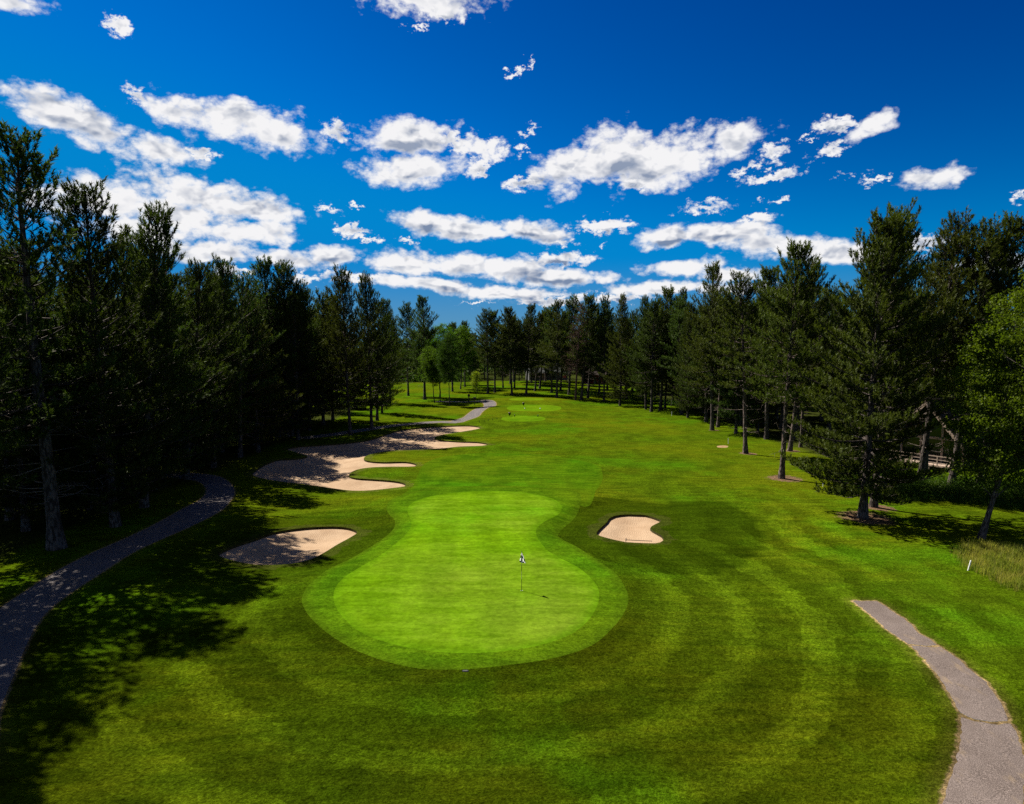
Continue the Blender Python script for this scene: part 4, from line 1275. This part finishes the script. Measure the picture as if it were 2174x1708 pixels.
CL = [(30, 4, 80, 30, 0), (250, 52, 36, 22, 8), (890, -14, 178, 54, 0), (930, 24, 60, 22, 0), (880, 56, 24, 8, 0), (744, 180, 7, 6, 0), (1090, 155, 30, 12, 25), (1118, 136, 14, 8, 60),
      (1120, 280, 20, 12, 20), (1106, 312, 12, 22, -20),
      (110, 235, 95, 46, -8), (220, 280, 115, 46, -14), (330, 312, 110, 30, -6), (420, 325, 50, 12, 0),
      (288, 205, 28, 26, 0), (360, 240, 95, 28, -14), (500, 255, 165, 50, -2), (590, 288, 105, 40, 0), (205, 200, 6, 16, 0),
      (712, 280, 44, 24, -8), (860, 288, 112, 46, 4), (875, 360, 130, 42, 6), (1035, 312, 52, 34, -10), (1020, 352, 42, 22, 40), (960, 300, 60, 24, -20),
      (1120, 386, 48, 17, 10), (1220, 352, 110, 58, 22), (1340, 330, 150, 68, 0), (1430, 340, 150, 60, 12), (1560, 300, 82, 38, 16), (1640, 320, 42, 22, 0), (1350, 385, 60, 22, 0),
      (1580, 362, 36, 12, 20), (1640, 376, 62, 14, 6), (1855, 262, 62, 32, 22), (1780, 264, 54, 20, -4), (1760, 320, 48, 16, 16), (1715, 295, 14, 8, 30), (1912, 290, 10, 6, 0),
      (1800, 369, 36, 8, 0), (1865, 380, 32, 8, 12), (1980, 377, 80, 25, 0), (2080, 370, 12, 8, 25), (2162, 416, 20, 13, 0),
      (1495, 440, 86, 18, 0), (1640, 429, 27, 9, 4), (1672, 412, 8, 5, 0), (75, 360, 28, 8, -6),
      (230, 430, 180, 60, 0), (420, 412, 150, 46, -4), (560, 446, 120, 32, -6), (350, 455, 170, 40, 0), (690, 442, 42, 11, -8), (530, 492, 130, 34, 0), (440, 530, 130, 28, 0), (300, 480, 180, 40, 0),
      (740, 488, 50, 13, 0), (750, 437, 22, 6, -6), (775, 508, 45, 7, -6), (640, 465, 14, 6, 0),
      (905, 468, 72, 30, -10), (1000, 486, 125, 30, -4), (1120, 488, 90, 26, -8), (1190, 514, 42, 11, 0), (862, 510, 18, 8, 0), (1270, 480, 78, 16, 0), (1281, 518, 17, 7, 0),
      (1420, 506, 80, 26, 0), (1540, 495, 110, 30, 4), (1600, 468, 48, 11, 6), (1640, 518, 150, 30, -6), (1780, 534, 130, 28, -6), (1960, 520, 80, 20, 0),
      (600, 548, 115, 22, 0), (720, 540, 90, 24, 0), (880, 558, 150, 30, -2), (1030, 566, 180, 30, -4), (1180, 588, 160, 22, -2), (1200, 552, 75, 18, 0),
      (900, 604, 150, 17, -4), (1050, 622, 160, 19, -3), (760, 590, 70, 13, 0), (650, 592, 46, 10, 0), (1180, 640, 110, 12, 0), (500, 575, 60, 12, 0), (1000, 645, 60, 4, 0),
      (1450, 570, 110, 21, 0), (1560, 585, 110, 18, -2), (1420, 612, 160, 18, 0), (1300, 632, 100, 12, 0), (1600, 612, 90, 15, 0), (735, 327, 20, 5, 0), (525, 341, 10, 5, 0), (1270, 68, 6, 10, 20), (1215, 132, 10, 3, 0),
      (1330, 565, 12, 7, 0), (2110, 560, 120, 22, 0)]
warp = g.n('ShaderNodeTexNoise'); g.setin(warp, 'Vector', ps)
warp.inputs['Scale'].default_value = 11; warp.inputs['Detail'].default_value = 4; warp.inputs['Roughness'].default_value = .6
wv = g.vmath('SUBTRACT', warp.outputs['Color'], (.5, .5, .5))
wsc = g.n('ShaderNodeVectorMath', operation='MULTIPLY'); g.setin(wsc, 0, wv); g.setin(wsc, 1, (.034, .022, 0))
pw = g.vmath('ADD', p0, wsc.outputs[0])
wf = g.n('ShaderNodeTexNoise', noise_dimensions='2D'); g.setin(wf, 'Vector', ps)
wf.inputs['Scale'].default_value = 55; wf.inputs['Detail'].default_value = 5; wf.inputs['Roughness'].default_value = .65
wfs = g.n('ShaderNodeVectorMath', operation='MULTIPLY'); g.setin(wfs, 0, g.vmath('SUBTRACT', wf.outputs['Color'], (.5, .5, .5))); g.setin(wfs, 1, (.055, .036, 0))
spf = g.n('ShaderNodeSeparateXYZ'); g.setin(spf, 0, g.vmath('ADD', p0, wfs.outputs[0])); pfx, pfy = spf.outputs[0], spf.outputs[1]
spw = g.n('ShaderNodeSeparateXYZ'); g.setin(spw, 0, pw); pwx, pwy = spw.outputs[0], spw.outputs[1]
acc = None; acc2 = None
for cx, cy, rx, ry, rot in CL:
    if rx * ry < 110: continue
    small = rx * ry < 1900
    a0, e0 = angles(cx, cy); a1, e1 = angles(cx + 10, cy); a2, e2 = angles(cx, cy + 10)
    ra = rx * abs(a1 - a0) / 10; re = ry * abs(e2 - e0) / 10
    cb_ = g.n('ShaderNodeCombineXYZ'); g.setin(cb_, 0, pfx if small else pwx); g.setin(cb_, 1, pfy if small else pwy)
    if acc is not None: g.setin(cb_, 2, acc)          # keeps the evaluation strictly one cloud after another
    mp = g.n('ShaderNodeMapping', vector_type='TEXTURE'); g.setin(mp, 0, cb_.outputs[0])
    mp.inputs['Location'].default_value = (a0, e0, 0)
    mp.inputs['Rotation'].default_value = (0, 0, R(rot)); mp.inputs['Scale'].default_value = (ra * 1.06, re * 1.04, 1e7)
    ln_ = g.vmath('LENGTH', mp.outputs[0])
    if rx * ry < 600: ln_ = g.math('MULTIPLY_ADD', ln_, .80, .34)      # little ones are thin wisps
    acc = ln_ if acc is None else g.math('SMOOTH_MIN', acc, ln_, .2)
    if rx * ry > 700:       # the same cloud looked at a little higher up: where that is nearer its heart we are at its base
        cb2 = g.n('ShaderNodeCombineXYZ'); g.setin(cb2, 0, pwx); g.setin(cb2, 1, g.math('ADD', pwy, re * .42)); g.setin(cb2, 2, acc)
        mp2 = g.n('ShaderNodeMapping', vector_type='TEXTURE'); g.setin(mp2, 0, cb2.outputs[0])
        for nm_ in ('Location', 'Rotation', 'Scale'): mp2.inputs[nm_].default_value = mp.inputs[nm_].default_value
        l2_ = g.vmath('LENGTH', mp2.outputs[0])
        acc2 = l2_ if acc2 is None else g.math('SMOOTH_MIN', acc2, l2_, .12)
def noise2(v, sc, det, rough):
    x = g.n('ShaderNodeTexNoise', noise_dimensions='2D'); g.setin(x, 'Vector', v)
    x.inputs['Scale'].default_value = sc; x.inputs['Detail'].default_value = det; x.inputs['Roughness'].default_value = rough
    return x.outputs[0]


def billow(v, sc):
    x = g.n('ShaderNodeTexVoronoi', feature='F1', voronoi_dimensions='2D'); g.setin(x, 'Vector', v)
    x.inputs['Scale'].default_value = sc; x.inputs['Detail'].default_value = 2.0
    x.inputs['Roughness'].default_value = .55; x.inputs['Lacunarity'].default_value = 2.3
    return x.outputs['Distance']


wv2 = g.n('ShaderNodeVectorMath', operation='MULTIPLY'); g.setin(wv2, 0, wv); g.setin(wv2, 1, (.05, .05, 0))
pb = g.vmath('ADD', ps, wv2.outputs[0])
B0 = billow(pb, 20)
B1 = billow(g.vmath('ADD', pb, (-.006, .016, 0)), 20)
nm = noise2(ps, 10, 3, .5)
nf = noise2(ps, 60, 7, .68)
fld = g.math('ADD', g.math('MULTIPLY_ADD', acc, 1.22, -.20), g.math('ADD', g.math('MULTIPLY', g.math('SUBTRACT', B0, .42), .72), g.math('ADD', g.math('MULTIPLY', g.math('SUBTRACT', nf, .5), .95), g.math('MULTIPLY', g.math('SUBTRACT', nm, .5), .5))))
alpha = g.step(fld, 1.30, .58)
thick = g.math('ADD', acc, g.math('ADD', g.math('MULTIPLY', g.math('SUBTRACT', B0, .42), .5), g.math('MULTIPLY', g.math('SUBTRACT', nm, .5), 2.2)))
core = g.step(thick, .85, .0)
# billows: brighter where the cloud thins upwards, greyer beneath
lit_ = g.math('ADD', g.math('MULTIPLY', g.math('SUBTRACT', B1, B0), 1.6), g.math('MULTIPLY', g.math('SUBTRACT', nf, .5), .5))
lowk = g.step(el, .40, .14, .72, 1.0)
base_ = g.math('SUBTRACT', acc, acc2)
shade = g.math('ADD', g.math('MULTIPLY', core, g.step(base_, -.25, .30, .15, 1.2)), g.math('MULTIPLY', lit_, g.step(thick, 1.0, .4, -.05, -.75)), clamp=True)
shade = g.math('MULTIPLY', shade, lowk)
cw, cg = .414 / STR, .100 / STR
ccol = g.mix(shade, (cw * .99, cw * .985, cw), (cg * .86, cg * 1.16, cg * 1.78))
# polarised deep blue: the sky texture through a saturation and per-channel filter
ssep = g.n('ShaderNodeSeparateColor'); g.setin(ssep, 0, sky.outputs[0])
sch = g.n('ShaderNodeCombineColor')
PK = STR * 2.219
for ci, (fk, pw_, ak) in enumerate(((.10, 1.0, .12), (.46, 2.1, 2.9), (.76, 1.7, 1.08))):
    v_ = g.math('POWER', g.math('MULTIPLY', ssep.outputs[ci], fk * STR * 2.828), pw_)
    g.setin(sch, ci, g.math('MULTIPLY', g.math('SMOOTH_MIN', g.math('MULTIPLY', v_, ak), (.05, .235, .62)[ci], .12), 1 / PK))
SKYC = g.mix(g.step(el, .0, .13, .95, 0), sch.outputs[0], (.115 / PK, .310 / PK, .490 / PK))
full = g.mix(alpha, SKYC, ccol)
# unseen cloud cover added overhead and behind to fill shadows, outside the modelled quarter
dv_ = g.n('ShaderNodeVectorMath', operation='DIVIDE'); g.setin(dv_, 0, gen)
zc = g.n('ShaderNodeCombineXYZ'); zz_ = g.math('ADD', g.math('ABSOLUTE', sp.outputs[2]), .12)
for k_ in range(3): g.setin(zc, k_, zz_)
g.setin(dv_, 1, zc.outputs[0])
oc = g.math('MULTIPLY', g.step(g.noise(dv_.outputs[0], 1.6, 4, .6), .46, .60), g.math('MAXIMUM', g.step(sp.outputs[1], .44, .34), g.math('MULTIPLY', g.step(sp.outputs[2], .62, .70), 1.0)))
oc = g.math('MULTIPLY', oc, .52)
g.setin(bg, 'Color', g.mix(oc, SKYC, (cw * .9, cw * .9, cw * .92))); g.setin(bg2, 'Color', full)
# clouds stand only in the quarter of the sky beyond the course: elsewhere the sky with its added cover is evaluated
gate = g.math('MULTIPLY', g.math('GREATER_THAN', sp.outputs[1], .45), g.math('MULTIPLY', g.math('GREATER_THAN', sp.outputs[2], 0), g.math('LESS_THAN', sp.outputs[2], .62)))
nt.links.new(gate, mixw.inputs[0]); nt.links.new(bg.outputs[0], mixw.inputs[1]); nt.links.new(bg2.outputs[0], mixw.inputs[2])
nt.links.new(mixw.outputs[0], outw.inputs[0])
W_.cycles.sampling_method = 'MANUAL'; W_.cycles.sample_map_resolution = 512

sun = bpy.data.lights.new('sun', 'SUN'); sun.energy = 5.0; sun.angle = R(.53); sun.color = (1.0, .93, .82)
so = bpy.data.objects.new('sun', sun); COL.objects.link(so)
dirv = Vector((-sdx * math.cos(SUN_EL), -sdy * math.cos(SUN_EL), -math.sin(SUN_EL)))
so.rotation_euler = dirv.to_track_quat('-Z', 'Y').to_euler(); so.location = (-60, 60, 90)

# ------------------------------------------------------------------ camera and render settings
cam = bpy.data.cameras.new('camera'); cam.sensor_width = 36; cam.lens = 36 * FPX / 2174; cam.clip_start = .3; cam.clip_end = 9000
co = bpy.data.objects.new('camera', cam); COL.objects.link(co)
co.location = (0, 0, CAMH); co.rotation_euler = (R(90) - PITCH, 0, 0)
SC.camera = co
SC.view_settings.view_transform = 'Standard'; SC.view_settings.look = 'None'; SC.view_settings.exposure = 1.15; SC.view_settings.gamma = 1.0
SC.render.engine = 'CYCLES'
cy = SC.cycles
cy.max_bounces = 4; cy.diffuse_bounces = 2; cy.glossy_bounces = 2; cy.transmission_bounces = 2; cy.transparent_max_bounces = 4
cy.caustics_reflective = False; cy.caustics_refractive = False
cy.use_denoising = False
